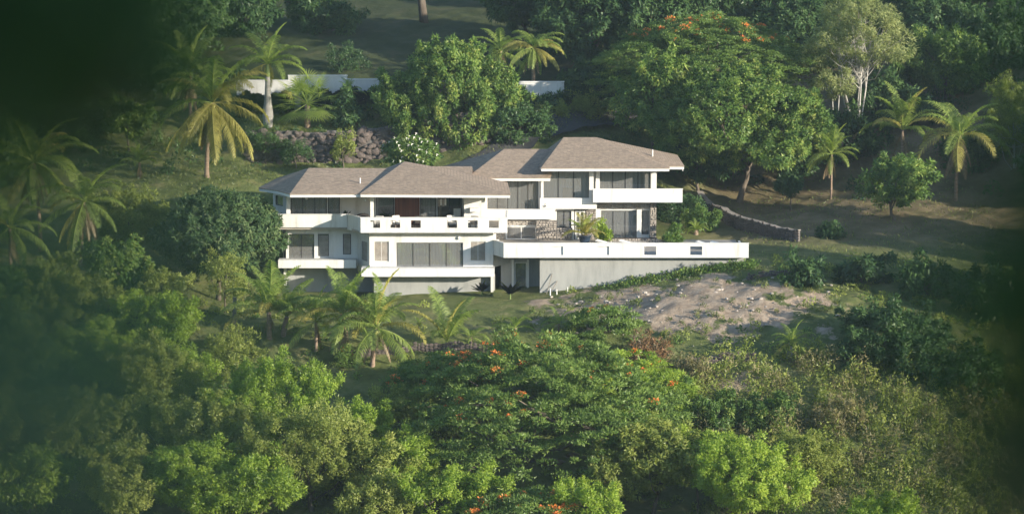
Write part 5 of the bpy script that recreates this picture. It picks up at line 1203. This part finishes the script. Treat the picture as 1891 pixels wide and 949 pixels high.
# ------------------------------------------------------------------ ground cover
def scatter(name, label, n, box, leaf, ln, wd, hmax, seed, mask=None, up=.8, clump=0.0, dome=None):
    rng = np.random.default_rng(seed); x = rng.uniform(box[0], box[1], n); y = rng.uniform(box[2], box[3], n)
    if clump:
        m = int(n / 26); cx = rng.uniform(box[0], box[1], m); cy = rng.uniform(box[2], box[3], m); j = rng.integers(0, m, n); x = cx[j] + rng.normal(size=n) * clump; y = cy[j] + rng.normal(size=n) * clump
    ok = ~((x > X_L - .2) & (x < X_T + .3) & (y > 222.9) & (y < 244))
    if mask is not None: ok &= mask(x, y, rng)
    x, y = x[ok], y[ok]; n = len(x); z = ground(x, y) + hmax * rng.random(n) ** 1.6
    if dome:
        m = int(n / dome[0]) + 1; cx = rng.uniform(box[0], box[1], m); cy = rng.uniform(box[2], box[3], m); ok = mask(cx, cy, rng); cx, cy = cx[ok], cy[ok]; m = len(cx)
        n = m * dome[0]; rr = rng.uniform(.55, 1.3, m) * dome[1]; hh = rng.uniform(.5, 1.3, m) * hmax; e = unit(rng.normal(size=(m, dome[0], 3))); e[:, :, 2] = np.abs(e[:, :, 2]); q = e * rng.uniform(.55, 1.05, (m, dome[0], 1)) ** .7
        x = (cx[:, None] + q[:, :, 0] * rr[:, None]).ravel(); y = (cy[:, None] + q[:, :, 1] * rr[:, None]).ravel(); z = ground(x, y) + (q[:, :, 2] * hh[:, None]).ravel(); tu = unit(e + np.array([0, 0, .2])).reshape(-1, 3)
        tn = np.clip(.5 + (.2 * rng.normal(size=(m, 1)) + .14 * rng.normal(size=(m, dome[0]))).ravel(), 0, 1)
    else: tu = unit(np.tile(np.array([0, -.3, 1.]), (n, 1)) + rng.normal(size=(n, 3)) * .3); tn = np.clip(.5 + .22 * rng.normal(size=n), 0, 1)
    d = unit(rng.normal(size=(n, 3)) * .8 + np.array([0, 0, up])); nr = unit(rng.normal(size=(n, 3)) + np.array([0, -.3, .5]))
    v, f = leaf_geo(np.stack([x, y, z], 1), d, nr, ln * rng.uniform(.6, 1.4, n), wd * rng.uniform(.6, 1.4, n), small=True); TRI[0] += n
    o = obj(name, mesh_np(name, v, f, L[leaf], tn, tuft=tu)); tag(o, label, kind='stuff')
cb = at(1270, 585, 213)
def notbare(x, y, rng): return np.hypot((x - cb.x + .3) / 10, (y - 216 + .25 * (x - cb.x)) / 6.6) + rng.normal(size=len(x)) * .16 > .92
def lower(x, y, rng): return notbare(x, y, rng) & (((x < xof(440, 215)) | (x > xof(1090, 215)) | (y < 208.5)) | (rng.random(len(x)) < .22)) & (np.sin(x * .5 + 1) * np.sin(y * .6) + rng.normal(size=len(x)) * .6 > -.6)
def scrubm(x, y, rng): return (x > xof(1290, 196)) & (np.sin(x * 1.1) * np.sin(y * .9 + 2) + rng.normal(size=len(x)) * .8 > -.5)
scatter('ground_cover', 'low leafy ground cover on the slope below the villa', 70000, (-34, 38, 186, 224), 'olive', .20, .10, .5, 1, lower, .5, dome=(60, .55))
scatter('weeds', 'green weeds on the slope below the villa', 30000, (-34, 34, 190, 223), 'neem', .20, .10, .45, 2, lower, .4, dome=(50, .5))
scatter('dry_scrub', 'dry brown and olive scrub covering the lower slope', 52000, (10, 37, 184, 205), 'dry', .22, .09, 1.9, 3, scrubm, .9, dome=(110, .75))
scatter('green_scrub', 'dull green scrub mixed through the dry slope', 90000, (10, 38, 183, 206), 'olive', .22, .11, 1.7, 4, scrubm, .6, dome=(120, .8))
scatter('wall_creeper', 'weeds growing along the foot of the grey terrace wall', 5000, (xof(1090, 223), xof(1390, 223), 221.6, 222.9), 'neem', .20, .10, .45, 5, lambda x, y, r: r.random(len(x)) < .1 + .9 * (x - xof(1090, 223)) / 12, .6, .25)
scatter('lawn_grass', 'short grass of the lawns around the villa', 70000, (-36, 40, 224, 262), 'grass', .22, .07, .06, 6, lambda x, y, r: (np.sin(x * .8) * np.sin(y * .7) + r.normal(size=len(x)) * .7 > -.2) & ((x < 14) | (r.random(len(x)) < .35)) & (np.abs(y - WALL_Y) > .6), 1.2)
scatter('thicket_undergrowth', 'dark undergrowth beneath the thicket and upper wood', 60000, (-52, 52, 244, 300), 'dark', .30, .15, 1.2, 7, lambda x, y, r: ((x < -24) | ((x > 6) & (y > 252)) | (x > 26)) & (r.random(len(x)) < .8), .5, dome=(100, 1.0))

# ------------------------------------------------------------------ leafy branches close to the camera, far out of focus
def rubble(name, label, n, seed):
    rng = np.random.default_rng(seed); mb = MB(); k = 0
    while k < n:
        x = cb.x + rng.normal() * 6; y = 215 + rng.normal() * 3.4
        if y > 222 or y < 204: continue
        k += 1; s = .06 + .22 * rng.random() ** 3; S0 = STONE_MB[int(rng.integers(0, 6))]; Mx = Matrix.Translation((x, y, gz(x, y) + s * .15)) @ Matrix.Rotation(rng.uniform(0, 6.28), 4, 'Z') @ Matrix.Rotation(-1.57, 4, 'X') @ Matrix.Diagonal((s * 1.5, s * 1.4, s * 1.2, 1))
        mb.add([Mx @ Vector(v) for v in S0.v], S0.f)
    tag(mb.build(name, M['clad']), label, kind='stuff')
rubble('rubble_stones', 'loose stones scattered over the bare earth bank', 300, 5)
scatter('dry_tufts', 'dry grass tufts on the bare earth bank', 16000, (cb.x - 12, cb.x + 13, 207, 222), 'grass', .22, .06, .35, 8, lambda x, y, r: r.random(len(x)) < .6, 1.2, dome=(36, .32))
scatter('wall_weeds', 'weeds and creeper on the crest and foot of the retaining wall', 3500, (-22, -3, 248.6, 251.6), 'dark', .22, .11, .5, 12, lambda x, y, r: (np.abs(y - WALL_Y - .1) > .5) & (r.random(len(x)) < .7), .3, dome=(45, .45))
def near_bush(name, label, foot, regions, seed, leaf='near'):
    rng = np.random.default_rng(seed); g = gz(foot[0], foot[1]); root = empty(name, (foot[0], foot[1], g)); tag(root, label, 'shrub'); o0 = np.array([foot[0], foot[1], g])
    V = []; tips = []
    pos = []; sz = []
    for (pa, pb, qa, qb, ya, yb, n, s) in regions:
        for _ in range(n):
            p = at(rng.uniform(pa, pb), rng.uniform(qa, qb), rng.uniform(ya, yb)); pos.append(np.array(p) - o0); sz.append(s * rng.uniform(.7, 1.2))
        p = at((pa + pb) / 2, (qa + qb) / 2, (ya + yb) / 2); tips.append(np.array(p) - o0)
    pos = np.array(pos); sz = np.array(sz); n = len(pos)
    d = unit(rng.normal(size=(n, 3)) + np.array([0, 0, -.35])); nr = unit(rng.normal(size=(n, 3)) * .6 + np.array([0, -.7, .5]))
    # ovate leaf of six faces
    side = unit(np.cross(d, nr)); up = np.cross(side, d); prof = [(0, 0), (.25, .36), (.55, .42), (.8, .26), (1, 0)]; vs_ = []
    for t, w in prof:
        c = pos + d * (sz * (t - .5))[:, None] - up * (sz * .25 * (t - .4) ** 2)[:, None]
        vs_ += [c - side * (sz * w * .55)[:, None], c + side * (sz * w * .55)[:, None]]
    v = np.stack(vs_, 1).reshape(-1, 3); b = np.arange(n)[:, None] * 10
    f = np.concatenate([b + np.array([[2*k, 2*k+1, 2*k+3, 2*k+2]]) for k in range(4)])
    lf = obj('leaves', mesh_np('leaves', v, f, L[leaf], np.tile(rng.random(n), 4)), root); lf['kind'] = 'stuff'
    mb = MB()
    for tpt in tips:
        out = np.array([foot[0], 0, 0]); side_ = math.copysign(.3, foot[0])
        mid = np.array([(tpt[0]) * .35 + side_ * .3, tpt[1] * .5, tpt[2] * .65]); mb.tube([(0, 0, -.1), tuple(mid), tuple(tpt)], [.018, .010, .003], 6)
    mb.build('stems', M['bark'], root)
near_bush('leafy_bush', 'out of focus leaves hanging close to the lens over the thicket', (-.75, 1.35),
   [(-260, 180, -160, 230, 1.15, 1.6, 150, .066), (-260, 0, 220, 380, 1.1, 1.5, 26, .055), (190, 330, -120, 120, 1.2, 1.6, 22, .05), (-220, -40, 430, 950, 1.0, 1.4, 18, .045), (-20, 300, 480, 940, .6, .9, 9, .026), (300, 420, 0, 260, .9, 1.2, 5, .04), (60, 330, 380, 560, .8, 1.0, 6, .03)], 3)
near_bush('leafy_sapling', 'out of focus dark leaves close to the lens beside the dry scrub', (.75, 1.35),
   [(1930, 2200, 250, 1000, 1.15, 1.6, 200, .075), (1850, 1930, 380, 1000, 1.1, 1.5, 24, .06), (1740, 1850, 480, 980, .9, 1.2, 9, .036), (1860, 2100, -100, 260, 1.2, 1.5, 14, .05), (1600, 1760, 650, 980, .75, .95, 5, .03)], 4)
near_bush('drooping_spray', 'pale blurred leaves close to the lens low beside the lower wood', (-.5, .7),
   [(-120, 130, 440, 930, .52, .75, 44, .028), (120, 300, 500, 900, .5, .7, 26, .024), (260, 400, 600, 949, .5, .7, 8, .02)], 9, 'near_lit')
# unseen trees added behind the camera to darken the near leaves
for k, (x, y, w, h) in enumerate(((5.2, -2.3, 7, 6), (9.5, -4.6, 8, 8), (2.5, -3.5, 6, 5))):
    g = gz(x, y); me, P, W, H = get_crown(w, h, 'dark', L['dark'], k, None, 1.0); r = simple('added_shade_tree', 'unseen leafy tree added to shade the leaves by the lens', 'tree', (x, y, g), 'added trees at the viewpoint')
    c = obj('crown', me, r); c.location = (0, 0, 1.2 + h * .5); c.scale = (w / W, w / W, h / H); mb = MB(); mb.tube([(0, 0, -.3), (.1, 0, 1.5), (0, .1, 1.2 + h * .6)], [.28, .22, .08], 8); mb.build('trunk', M['bark'], r, True)
print('foliage triangles', TRI[0])

hz = MB(); hz.box(-272, 278, -86, 428, -36, 62)
m, nt, out = new_mat('haze_air'); pv = N(nt, 'ShaderNodeVolumePrincipled'); pv.inputs['Color'].default_value = (.66, .86, 1.0, 1); pv.inputs['Density'].default_value = .00012; pv.inputs['Anisotropy'].default_value = 0.0
nt.links.new(pv.outputs[0], out.inputs['Volume'])
h = obj('haze', hz.mesh('haze', m)); tag(h, 'thin humid haze in the evening air', kind='stuff')
